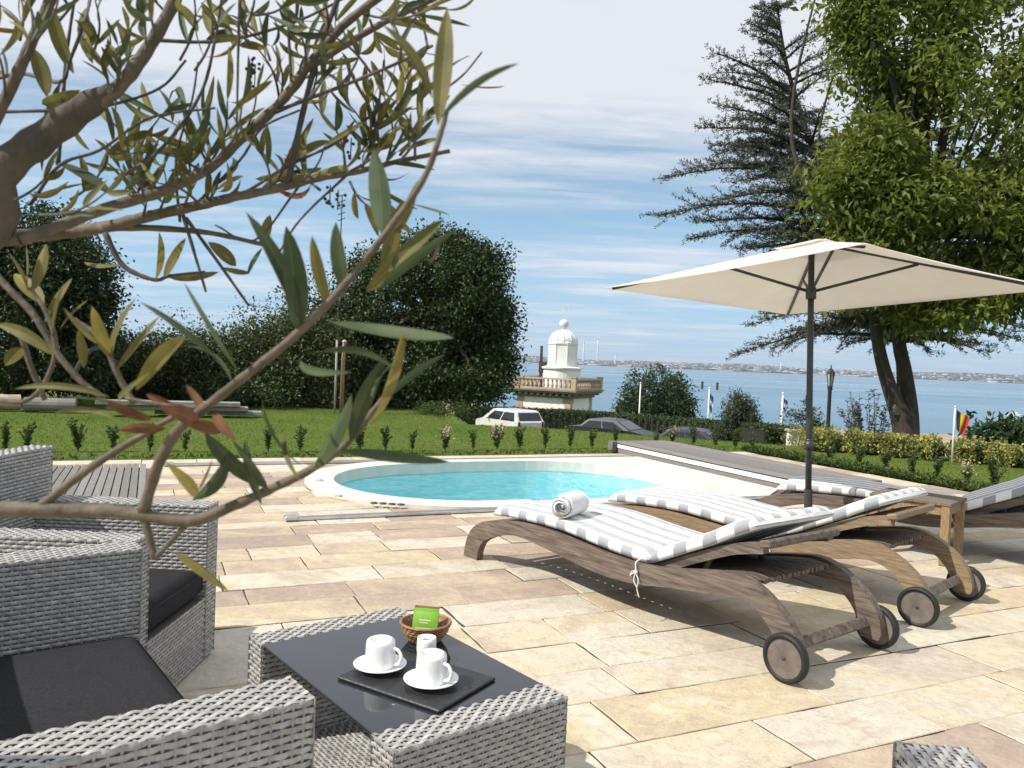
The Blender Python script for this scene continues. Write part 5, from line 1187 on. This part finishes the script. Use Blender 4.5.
def drape(th, top, w, h, cols, k, vertical=True, mats=None):
    m = MB(); nx, nz_ = 24, 14; V = []; 
    for j in range(nz_ + 1):
        for i in range(nx + 1):
            u, v = i / nx, j / nz_; V.append(top + np.array([.03 + w * u * (.55 + .45 * (1 - v)), .12 * w * math.sin(u * 9 + v * 2) * u + .05 * w * math.sin(v * 5 + u * 4), -h * (v + .45 * u * (1 + .2 * math.sin(6 * u)))]))
    Fc = []; ms = []
    nc = len(cols)
    for j in range(nz_):
        for i in range(nx): Fc.append((j * (nx + 1) + i, j * (nx + 1) + i + 1, (j + 1) * (nx + 1) + i + 1, (j + 1) * (nx + 1) + i)); ms.append(int((i / nx if vertical else j / nz_) * nc))
    m.add(V, Fc); m.fm = ms; return m.build('flag', cols, th, smooth=True)
F_blk, F_yel, F_red, F_blue, F_wht = mat('black_flag', (.03, .03, .03), .8, trans=.2), mat('yellow_flag', (.75, .55, .03), .8, trans=.3), mat('red_flag', (.60, .04, .04), .8, trans=.3), mat('blue_flag', (.05, .10, .33), .8, trans=.2), mat('white_flag', (.8, .8, .8), .8, trans=.3)
th, top, k = flagpole(952, 460, 408, 11.2, 'white pole with a drooping black, yellow and red flag', r_=.012)
drape(th, top - (0, 0, .02), .19, .27, [F_blk, F_yel, F_red], k)
th, top, k = flagpole(708, 418, 389, 48, 'white pole with a blue and white banner between two bushes', r_=.05)
drape(th, top - (0, 0, .1), .26, 1.2, [F_blue, F_wht, F_blue, F_wht], k, False)
th, top, k = flagpole(781, 432, 395, 36, 'white pole with a short blue flag left of the parasol pole', r_=.05)
drape(th, top - (0, 0, .1), .22, .5, [F_blue, F_wht, F_blue], k, False)
flagpole(639, 418, 384, 42, 'thin bare white pole in front of the large round bush', r_=.04)
for px, pb_, ptp, lab in ((702, 391, 382, 'left of the two dark posts standing in the sea'), (717, 392, 383, 'right of the two dark posts standing in the sea')):
    Yp = 420; x = pt(px, pb_, Yp)[0]; zt = pt(px, ptp, Yp)[2]; m = MB(); m.tube([(x, Yp, SEA_Z - 1), (x, Yp, zt)], [.65, .6], 10); m.lathe([(.75, zt - .4), (.78, zt), (0, zt + .5)], (x, Yp, 0), 10); o = m.build('mooring_post', M_bark, origin=(x, Yp, SEA_Z)); tag(o, lab, 'post', 'mooring posts in the sea')
Yb = 250; q = pt(1016, 411, Yb); bo = thing('small_boat', 'tiny white boat on the water near the right edge', 'boat', (q[0], Yb, SEA_Z))
m = MB(); hp_ = [(-2.2, .7), (-2.2, -.7), (0.8, -.8), (2.0, -.35), (2.7, 0), (2.0, .35), (.8, .8)]; m.prism([(q[0] + a_, Yb + b_) for a_, b_ in hp_], SEA_Z - .1, SEA_Z + .7); m.build('hull', M_white, bo); m = MB(); m.box((q[0] - .3, Yb, SEA_Z + 1.05), (1.5, 1.0, .7), bev=.15); m.build('cabin', M_white, bo)

# mast and brown post among the trees
Y = 15.8; xm = pt(334.5, 415, Y)[0]; zt = pt(337, 195, Y)[2]; zm = pt(334, 340, Y)[2]
th = thing('lattice_mast', 'thin pale mast rising above the trees behind the olive branch', 'mast', (xm, Y, 0)); m = MB(); m.tube([(xm, Y, -.1), (xm, Y, zm)], .022, 10); m.build('lower_pole', mat('dull_grey_pole', (.34, .33, .31), .7), th, smooth=True)
m = MB(); m.tube([(xm, Y, zm), (xm, Y, zt)], .011, 8)
for i in range(5): zz_ = zt - .12 * i; m.tube([(xm - .07, Y, zz_ - .03), (xm + .07, Y, zz_ + .03)], .012, 5)
m.build('upper_rod', M_pole, th)
th = thing('timber_post', 'brown timber post standing right beside the pale mast', 'post', (pt(340.5, 408, Y)[0], Y + .1, 0)); x = th['_base'][0]; m = MB(); m.tube([(x, Y + .1, -.1), (x, Y + .1, 1.0), (x + .01, Y + .1, pt(341, 342, Y)[2])], [.042, .038, .034], 10); m.build('shaft', M_teakl, th, smooth=True)
m = MB(); zt = pt(341, 342, Y)[2]; m.lathe([(.042, zt), (.04, zt + .03), (0, zt + .05)], (x + .01, Y + .1, 0), 10); m.build('post_cap', M_zinc, th)

# timbers lying on the lawn at far left
def logp(px0, px1, py, rpx, mm_, name, label, cat, rise=0):
    a_, b_ = gz(px0, py + rpx, 0), gz(px1, py + rpx + rise, 0); r_ = rpx * a_[1] / F; P = np.array([a_ + (0, 0, r_), a_ * .66 + b_ * .34 + (0, .02, r_ * 1.02), a_ * .33 + b_ * .67 + (0, -.02, r_), b_ + (0, 0, r_)]); m = MB(); m.tube(P, [r_, r_ * 1.02, r_ * .98, r_], 14)
    c = (a_ + b_) / 2; o = m.build(name, mm_, origin=(c[0], c[1], 0), smooth=False); tag(o, label, cat, 'timbers lying by the hedge'); return o
logp(-14, 20, 402, 8, M_stone, 'sawn_log', 'pale brown round ended log lying at the left lawn edge', 'log')
logp(24, 76, 404, 7, M_grey, 'grey_log', 'long grey weathered log lying on the lawn by the dark tree', 'log', 1)
M_pinkt = mat('pink_painted_wood', (.42, .30, .25), .7, (.30, .22, .19), 6); M_pw = mat('pale_painted_wood', (.33, .31, .29), .6, (.2, .19, .18), 6)
for i, (a0, a1, py, mt_, lab) in enumerate(((96, 240, 404, M_pw, 'uppermost pale painted plank of the stack by the hedge'), (104, 246, 408, M_pinkt, 'middle pinkish plank of the stack by the hedge'), (150, 258, 411, M_pw, 'lowest grey plank of the stack by the hedge'))):
    A_, B_ = gz(a0, 415, 0), gz(a1, 417, 0); c = (A_ + B_) / 2; L_ = np.linalg.norm(B_ - A_); z = .05 + .085 * (2 - i); m = MB(); m.box((c[0], c[1] + .1 * i, z), (L_, .28 - .02 * i, .075), math.atan2((B_ - A_)[1], (B_ - A_)[0]), bev=.01); o = m.build('timber_plank', mt_, origin=(c[0], c[1], 0)); tag(o, lab, 'plank', 'timbers lying by the hedge')

# low white garden wall
Y = 15.5; A_, B_ = pt(788, 450, Y), pt(812, 450, Y - .3); zb = zg(A_[0], Y); gw = thing('garden_wall', 'short white rendered garden wall between dark hedge and golden bushes', 'wall', ((A_[0] + B_[0]) / 2, Y, zb)); zt = pt(797, 432, Y)[2]
m = MB(); m.box(((A_[0] + B_[0]) / 2, Y, (zb + zt) / 2 - .1), (abs(B_[0] - A_[0]), .25, zt - zb + .2)); m.build('wall_body', M_white_wall, gw); m = MB(); m.box(((A_[0] + B_[0]) / 2, Y, zt + .025), (abs(B_[0] - A_[0]) + .08, .33, .05), bev=.01); m.build('coping', M_stone, gw)

# ------------------------------------------------------------------ olive tree leaning into the view from the left
OB = np.array([-1.55, .62, 0.0])
ol = thing('olive_tree', 'olive tree with long thin leaves reaching in over the wicker sofa', 'tree', OB)
M_ol = [mat('olive_leaf', (.205, .185, .055), .6, (.125, .118, .038), 30, 3, var=.35, trans=.34, spec=.28), mat('grey_green_olive_leaf', (.092, .122, .056), .55, (.062, .086, .040), 30, 3, var=.3, trans=.30, spec=.3),
        mat('yellow_olive_leaf', (.26, .215, .055), .6, (.17, .15, .042), 30, 3, var=.3, trans=.34, spec=.28), mat('dry_brown_leaf', (.24, .11, .05), .7, (.14, .065, .035), 40, 3, var=.3, trans=.22, spec=.25)]
def br(pts, r0, r1, name='branch', m_=None, Y=None, mm_=None):
    q = []
    for p in pts: q.append(at(p[0], p[1], p[2] if len(p) > 2 else Y))
    P = catmull(q, 6); rr = np.linspace(r0, r1, len(P)) * (P[:, 1] / F); rr = rr * (1 + .07 * np.sin(np.arange(len(P)) * 1.9) + rng.normal(0, .03, len(P)))
    (mm_ if mm_ is not None else BM).tube(P, rr, 9); return P
trunk_top = np.array([-1.40, .86, 1.12])
BM = MB(); limb = [at(-80, 262, .84), at(0, 172, .82), at(40, 140, .82), at(78, 112, .82), at(112, 90, .82)]
P = catmull([OB + (0, 0, -.05), OB + (.03, .04, .4), OB + (-.02, .1, .8), trunk_top] + limb, 6); rr = np.interp(np.linspace(0, 1, len(P)), [0, .1, .35, .5, .75, .9, 1], [.12, .07, .035, .019, .016, .014, .008]) * (1 + .08 * np.sin(np.arange(len(P)) * 1.3)); BM.tube(P, rr, 16)
BM.build('trunk', mat('olive_bark', (.125, .10, .078), .9, (.045, .037, .03), 18, 7, (1, 1, .5), bump=1.0, bscale=38), ol, smooth=True)
BR = []
def branch(pts, r0, r1, Y=None, lead=None, m_=None):
    global BM
    BM = MB()
    P = br(pts, r0, r1, Y=Y)
    if lead is not None:
        q = catmull([np.array(lead), (np.array(lead) + P[0]) / 2 + (0, 0, .05), P[0]], 6); BM.tube(q, np.linspace(r0 * 1.5, r0, len(q)) * P[0][1] / F, 9)
    BM.build('branch', m_ or M_twig, ol, smooth=True); BR.append(P); return P
B1 = branch([(-60, 246, .86), (0, 238, .86), (60, 233, .98), (110, 226, .96), (150, 216, .95), (200, 205, .94), (240, 196, .93), (285, 187, .92), (320, 178, .92), (360, 171, .92), (400, 161, .92), (450, 151, .92)], 7.5, 2, lead=trunk_top)
B1b = branch([(100, 228), (150, 228), (210, 233), (265, 245)], 4.2, 2, .96)
B6 = branch([(20, 240, 0.84), (60, 226, 0.86), (110, 207, 0.88), (160, 192, 0.90), (210, 168, 0.90), (240, 140, 0.90), (280, 103, 0.90), (305, 70, 0.90), (330, 40, 0.90), (352, 18, 0.90), (400, -18, 0.90)], 6, 4, lead=trunk_top)
B7 = branch([(100, 103), (125, 80), (150, 45), (175, 0), (192, -40)], 7.5, 5.5, .82)
B8 = branch([(-40, 200, .86), (-10, 130, .8), (12, 85, .8), (30, 45, .8), (50, 0, .8), (62, -34, .8)], 6, 5, lead=trunk_top)
B3 = branch([(-40, 508), (0, 509), (60, 510), (110, 511), (143, 515), (190, 521), (235, 505), (275, 487), (310, 470), (345, 445), (370, 415), (390, 388), (398, 366)], 9, 1.8, .62, lead=(-1.2, .72, .92))
B4 = branch([(40, 507), (70, 483), (105, 458), (140, 437), (172, 418), (205, 405)], 5, 2.6, .62)
B5 = branch([(143, 512, .62), (158, 465, .61), (178, 430, .6), (205, 408, .58), (240, 380, .56), (290, 340, .55), (334, 297, .55), (383, 237, .55), (423, 180, .54), (440, 135, .54), (447, 110, .54)], 6, 2.6)
branch([(143, 515), (150, 540), (155, 558)], 4.5, 3.2, .62); branch([(155, 558), (176, 536), (196, 514)], 3.2, 2.4, .62)
branch([(340, -8, .9), (318, 55, .9), (300, 125, .91), (288, 184, .92)], 2.6, 3.2, m_=M_twigd)
branch([(305, 70), (340, 48), (385, 22), (440, -4)], 4, 2.5, 0.90)
B18 = branch([(275, 112, 0.90), (310, 98, 0.88), (345, 85, 0.86), (400, 62, 0.84), (432, 46, 1.0)], 2.2, 1.4, m_=M_twigd)
branch([(287, -8), (289, 40), (291, 76)], 1.6, 1.4, 0.88, m_=M_twigd); branch([(240, -6), (238, 60), (237, 122)], 1.6, 1.0, 0.86, m_=M_twigd)
branch([(183, 215), (195, 255), (206, 292)], 2, 1.2, .93, m_=M_twigd); branch([(186, 218), (218, 262), (249, 306)], 2, 1.2, .93, m_=M_twigd)
branch([(105, 233), (120, 262), (137, 274), (157, 280), (170, 276), (205, 272)], 3, 1.4, .95, m_=M_twigd)
branch([(-10, 268), (10, 290), (34, 315), (55, 350), (68, 367), (85, 385), (104, 398)], 3.6, 3, .7); branch([(56, 352), (53, 330), (44, 308), (30, 288)], 3, 2, .7)
branch([(0, 400), (22, 402), (40, 390), (52, 366), (55, 350)], 2.5, 2, .7); branch([(20, 330), (30, 365), (45, 400)], 3.2, 2.5, .72)
branch([(134, 404), (118, 375), (105, 345), (92, 331), (75, 320)], 3.3, 2, .65); branch([(72, 378), (85, 355), (98, 348), (112, 352)], 2, 2, .72, m_=M_twigd)
branch([(-5, 78, .95), (25, 74, .95), (60, 82, .86), (70, 60, .86), (85, 20, .86), (92, -10, 1.0)], 2.2, 1.5, m_=M_twigd)
branch([(0, 112), (60, 110), (110, 105), (160, 88), (186, 60)], 1.8, 1.2, .9, m_=M_twigd); branch([(58, 165), (62, 120), (66, 60), (75, -5)], 2.2, 1.4, 0.88, m_=M_twigd)
branch([(155, 40), (200, 42), (240, 38), (300, 20), (350, -5)], 2, 1.2, 0.9, m_=M_twigd); branch([(195, 205), (240, 160), (262, 128), (300, 110)], 1.6, 1, .95, m_=M_twigd)
branch([(240, 196), (290, 165), (340, 140), (395, 92), (420, 55)], 1.8, 1, .93, m_=M_twigd); branch([(360, 171), (375, 140), (380, 95), (384, 60)], 1.6, 1, .92, m_=M_twigd)
branch([(115, 180), (160, 150), (200, 95), (215, 40), (222, -5)], 2, 1.2, 0.88, m_=M_twigd); branch([(30, 205), (60, 165), (100, 150), (150, 118), (215, 108)], 2, 1.1, 0.86, m_=M_twigd)
branch([(440, 92), (452, 84), (466, 72), (482, 52)], 1.4, .8, .8, m_=M_twigd); branch([(205, 408), (165, 405), (125, 398)], 2.4, 1.6, .6); branch([(180, 222), (176, 160), (192, 100), (198, 62)], 1.5, .9, .95, m_=M_twigd)
branch([(300, 185), (255, 240), (215, 225)], 1.3, .9, .93, m_=M_twigd); branch([(350, 172), (300, 220), (275, 260)], 1.4, .8, .92, m_=M_twigd)

LFM = [MB() for _ in range(4)]
def leaf3(p0, p1, w, c, bend=None, face=None):
    """lanceolate leaf from p0 to p1 (world), width w, gently folded and curved"""
    p0, p1 = np.array(p0), np.array(p1); d = p1 - p0; Ln = np.linalg.norm(d); d /= Ln
    nrm = (CAM - p0); nrm /= np.linalg.norm(nrm); nrm = nrm + rng.normal(0, .7, 3) if face is None else nrm + face
    s_ = np.cross(d, nrm); s_ /= np.linalg.norm(s_); nrm = np.cross(s_, d); bend = rng.normal(0, .13) if bend is None else bend; ns = 9
    t_ = np.linspace(0, 1, ns); prof = np.sin(np.pi * np.clip(t_, 0, 1) ** .9) ** .66; prof[0] = .06; prof[-1] = .02
    ctr = p0 + d * Ln * t_[:, None] + nrm * (bend * Ln * 4 * t_ * (1 - t_))[:, None] * .6 + s_ * (bend * Ln * 2.2 * t_ * (1 - t_))[:, None]
    V = []
    for i in range(ns):
        for k in (-1, -.5, -.06, .06, .5, 1): V.append(ctr[i] + s_ * w * .5 * prof[i] * k + nrm * w * .16 * abs(k) * prof[i])
    I = np.arange(ns * 6).reshape(ns, 6); av = rng.random() * .75; LFM[c].add(np.array(V), np.stack([I[:-1, :-1], I[:-1, 1:], I[1:, 1:], I[1:, :-1]], -1).reshape(-1, 4), 0, [av, av, 1.25, av * .85, av * .85] * (ns - 1))
def lf(b, t_, w, Y, c=0, bend=None, dy=None):
    dy = rng.normal(0, .04) if dy is None else dy
    leaf3(at(b[0], b[1], Y), at(t_[0], t_[1], Y + dy), w * Y / F * .80, c, bend)
for a in (((438, 125), (447, 8), 25, .54, 0, .02), ((432, 98), (383, 25), 15, .50, 0, .10), ((441, 118), (520, 63), 9, .50, 1, -.10), ((383, 236), (374, 148), 29, .55, 1, -.02), ((298, 332), (286, 226), 30, .55, 1, .03), ((303, 325), (246, 212), 19, .55, 1, .12), ((328, 308), (312, 236), 22, .55, 2, -.05),
          ((345, 292), (336, 222), 26, .56, 1, .04), ((240, 374), (184, 282), 9, .54, 1, .14), ((220, 362), (140, 302), 9, .53, 1, .12), ((232, 382), (180, 345), 8, .55, 1, .1), ((388, 272), (444, 219), 21, .55, 0, -.06), ((378, 290), (456, 230), 13, .54, 1, -.04), ((366, 292), (408, 242), 20, .56, 2, .05), ((330, 322), (454, 338), 24, .54, 1, -.20), ((320, 352), (398, 372), 10, .54, 1, -.16), ((380, 285), (402, 200), 20, .58, 2, 0), ((390, 240), (418, 180), 16, .6, 2, .03),
          ((370, 428), (403, 330), 30, .60, 2, .02), ((312, 470), (352, 393), 34, .61, 1, .08), ((350, 440), (386, 356), 22, .60, 1, -.05), ((384, 400), (446, 354), 11, .60, 1, -.06), ((300, 360), (352, 372), 10, .55, 1, .1), ((395, 362), (372, 398), 12, .61, 1, .05),
          ((205, 432), (268, 488), 27, .60, 1, .05), ((228, 452), (192, 500), 24, .60, 1, .1), ((262, 398), (302, 466), 12, .58, 1, .12), ((285, 430), (300, 480), 7, .6, 0, .1), ((245, 440), (262, 505), 14, .6, 1, .04), ((195, 497), (166, 462), 14, .61, 2, .08), ((197, 494), (212, 460), 17, .61, 2, -.05), ((268, 490), (232, 440), 12, .61, 1, 0), ((340, 450), (450, 462), 15, .60, 1, .02),
          ((110, 397), (14, 389), 9, .63, 0, .10), ((128, 408), (62, 398), 22, .63, 1, .04), ((118, 420), (50, 416), 8, .63, 0, .14), ((177, 552), (229, 592), 19, .62, 2, -.12), ((120, 400), (150, 372), 10, .62, 0, .1),
          ((152, 420), (106, 400), 20, .60, 3, .03), ((206, 416), (186, 384), 14, .59, 3, 0), ((222, 432), (186, 424), 16, .59, 3, .05), ((166, 428), (118, 430), 16, .60, 3, -.04), ((200, 428), (160, 408), 22, .59, 3, .05), ((214, 410), (236, 440), 13, .58, 3, .1), ((180, 410), (146, 394), 14, .6, 3, 0),
          ((28, 292), (8, 252), 17, .70, 2, .03), ((27, 284), (26, 246), 12, .70, 0, 0), ((32, 292), (46, 244), 15, .70, 0, -.03), ((45, 322), (72, 278), 13, .70, 2, .04), ((52, 337), (63, 288), 17, .70, 0, .02), ((56, 356), (-4, 324), 15, .70, 0, .12), ((22, 348), (5, 366), 17, .71, 2, .02), ((44, 304), (14, 274), 20, .71, 2, .02), ((60, 330), (88, 300), 8, .7, 0, .05),
          ((108, 358), (136, 298), 21, .65, 0, .06), ((110, 357), (92, 306), 15, .65, 2, -.03), ((115, 372), (160, 316), 17, .65, 0, -.02), ((136, 390), (186, 336), 19, .65, 2, -.08), ((100, 345), (64, 308), 11, .65, 0, .05), ((84, 368), (78, 330), 12, .66, 2, .03), ((112, 356), (125, 300), 9, .66, 0, -.05),
          ((126, 263), (84, 262), 15, .95, 0, .03), ((156, 279), (159, 232), 11, .95, 2, .05), ((164, 279), (186, 238), 15, .95, 0, .02), ((168, 277), (219, 272), 14, .95, 0, .03), ((236, 266), (208, 242), 16, .93, 0, .04), ((250, 272), (222, 268), 12, .93, 0, .03), ((262, 245), (270, 215), 13, .94, 0, 0), ((262, 248), (248, 275), 12, .93, 1, 0),
          ((50, 2), (74, 74), 22, .85, 0, .03), ((86, 8), (93, 64), 18, .9, 0, .05), ((33, 48), (47, 97), 20, .85, 0, -.05), ((42, 104), (80, 90), 18, .9, 0, .03), ((104, 60), (147, 36), 12, .9, 0, -.04), ((110, 158), (151, 131), 20, .9, 0, -.05), ((124, 190), (153, 142), 17, .9, 1, .08), ((112, 196), (54, 161), 22, .85, 1, .03), ((30, 197), (86, 183), 15, .85, 1, -.05), ((180, 4), (198, 32), 15, .95, 0, 0), ((205, 43), (233, 29), 13, .95, 1, .05), ((104, 102), (113, 143), 14, .9, 1, 0), ((204, 152), (191, 118), 20, .92, 0, .05), ((155, 150), (193, 155), 12, .9, 0, 0), ((62, 80), (42, 172), 11, .9, 3, .06), ((70, 120), (90, 150), 16, .95, 0, .05), ((20, 150), (55, 128), 15, .9, 0, .05), ((95, 110), (60, 95), 15, .95, 0, 0), ((128, 62), (116, 20), 13, .95, 0, .04), ((505, 86), (460, 84), 10, .8, 3, .03), ((440, 78), (470, 56), 12, .82, 0, .05), ((445, 58), (418, 52), 9, .8, 0, 0), ((430, 26), (380, 20), 11, .95, 0, .03), ((450, 215), (412, 204), 11, .75, 0, -.03), ((440, 245), (430, 262), 10, .6, 3, 0), ((390, 245), (398, 282), 8, .55, 1, .1)):
    lf(*a)
def shoot(p, ang, Ln, Y, n, leaf=(26, 8), cw=(.55, .3, .12, .03)):
    d = np.array([math.cos(ang), -math.sin(ang)]); a0 = np.array(p, float); q = [(a0 + d * Ln * t_ + np.array([-d[1], d[0]]) * .12 * Ln * math.sin(t_ * 3)) for t_ in np.linspace(0, 1, 5)]; dY = rng.normal(0, .10)
    pts = [at(x[0], x[1], Y + dY * t_) for x, t_ in zip(q, np.linspace(0, 1, 5))]; tm.tube(catmull(pts, 4), np.linspace(1.5, .7, 17) * Y / F, 6)
    for i in range(n):
        t_ = .25 + .75 * i / max(1, n - 1); bp_ = np.array([np.interp(t_, np.linspace(0, 1, 5), [x[k] for x in q]) for k in (0, 1)])
        for sgn in (-1, 1):
            if rng.random() < .15: continue
            a2 = ang + sgn * rng.uniform(.3, .85) * (1.1 - .5 * t_); l_ = leaf[0] * rng.uniform(.7, 1.3); tip = bp_ + l_ * np.array([math.cos(a2), -math.sin(a2)]); lf(bp_, tip, leaf[1] * rng.uniform(.75, 1.25), Y + dY * t_, int(rng.choice(4, p=cw)))
tm = MB()
sr = np.random.default_rng(9)
for Pb, k, lo in ((B1, 14, .22), (B6, 19, .12), (B7, 9, .1), (B8, 6, .3), (B18, 6, .2)):
    for _ in range(k):
        i = int(sr.uniform(lo, .98) * (len(Pb) - 1)); w_ = Pb[i]; v = w_ - CAM; zc_ = v @ FW; px, py = 512 + F * (v @ RT) / zc_, 384 - F * (v @ UP) / zc_
        ang = sr.normal(1.45, .65); L_ = sr.uniform(38, 85)
        if py > 175: L_ *= .7
        if py - L_ * math.sin(ang) > 262 or px + L_ * math.cos(ang) > 455: continue
        shoot((px, py), ang, L_, w_[1] + sr.normal(0, .03), int(sr.integers(2, 5)), leaf=(sr.uniform(28, 46), sr.uniform(6.2, 9.2)))
for px, py, ang, L_, Y in ((60, 20, 1.2, 60, .85), (20, 40, 1.7, 60, .8), (150, 20, 1.9, 50, .86), (180, 60, 1.4, 70, .86), (195, 70, 1.3, 60, .86), (245, 30, 1.5, 60, .86), (270, 60, 2.2, 45, 0.86), (110, 150, .6, 60, .95), (70, 200, .9, 60, .9), (130, 175, 1.9, 55, .95), (375, 165, 1.7, 60, .92), (400, 155, 1.2, 60, .92), (415, 160, 1.9, 60, .92), (360, 170, 1.4, 70, .93), (345, 165, 2.0, 55, .93), (395, 110, 1.3, 45, .95), (255, 15, .4, 40, .86), (370, 20, -.9, 45, 0.86), (410, 10, .7, 45, 0.86), (250, 45, 2.6, 40, .86), (380, 180, -1.2, 35, .92), (350, 182, -.8, 40, .92), (320, 190, 2.8, 40, .93), (90, 60, 1.5, 60, .88), (15, 200, .8, 55, .8), (40, 215, .35, 70, .8)):
    shoot((px, py), ang, L_, Y, 3, leaf=(34, 8.5))
# small dark berry clusters left on dry stalks
M_berry = mat('dark_berry', (.02, .018, .022), .5)
for cx_, cy_ in ((255, 75), (252, 68), (351, 148), (330, 195), (338, 200)):
    bm_ = MB(); c0 = at(cx_, cy_, .96)
    bm_.tube([c0 + (0, 0, .012), c0 - (0, 0, .012)], .0008, 5)
    for _ in range(8):
        p = c0 + np.array([sr.normal(0, .0035), sr.normal(0, .0035), sr.uniform(-.012, .012)]); r_ = .0021
        bm_.lathe([(.0001, -r_), (r_ * .8, -r_ * .6), (r_, 0), (r_ * .8, r_ * .6), (.0001, r_)], p, 7)
    bm_.build('berry_cluster', M_berry, ol, smooth=True)
tm.build('twigs', M_twigd, ol, smooth=True)
for nm, mb_, mt_ in zip(('foliage', 'grey_foliage', 'yellow_foliage', 'dry_leaves'), LFM, M_ol): mb_.build(nm, mt_, ol, smooth=True)

for o in bpy.data.objects:
    if '_base' in o: del o['_base']
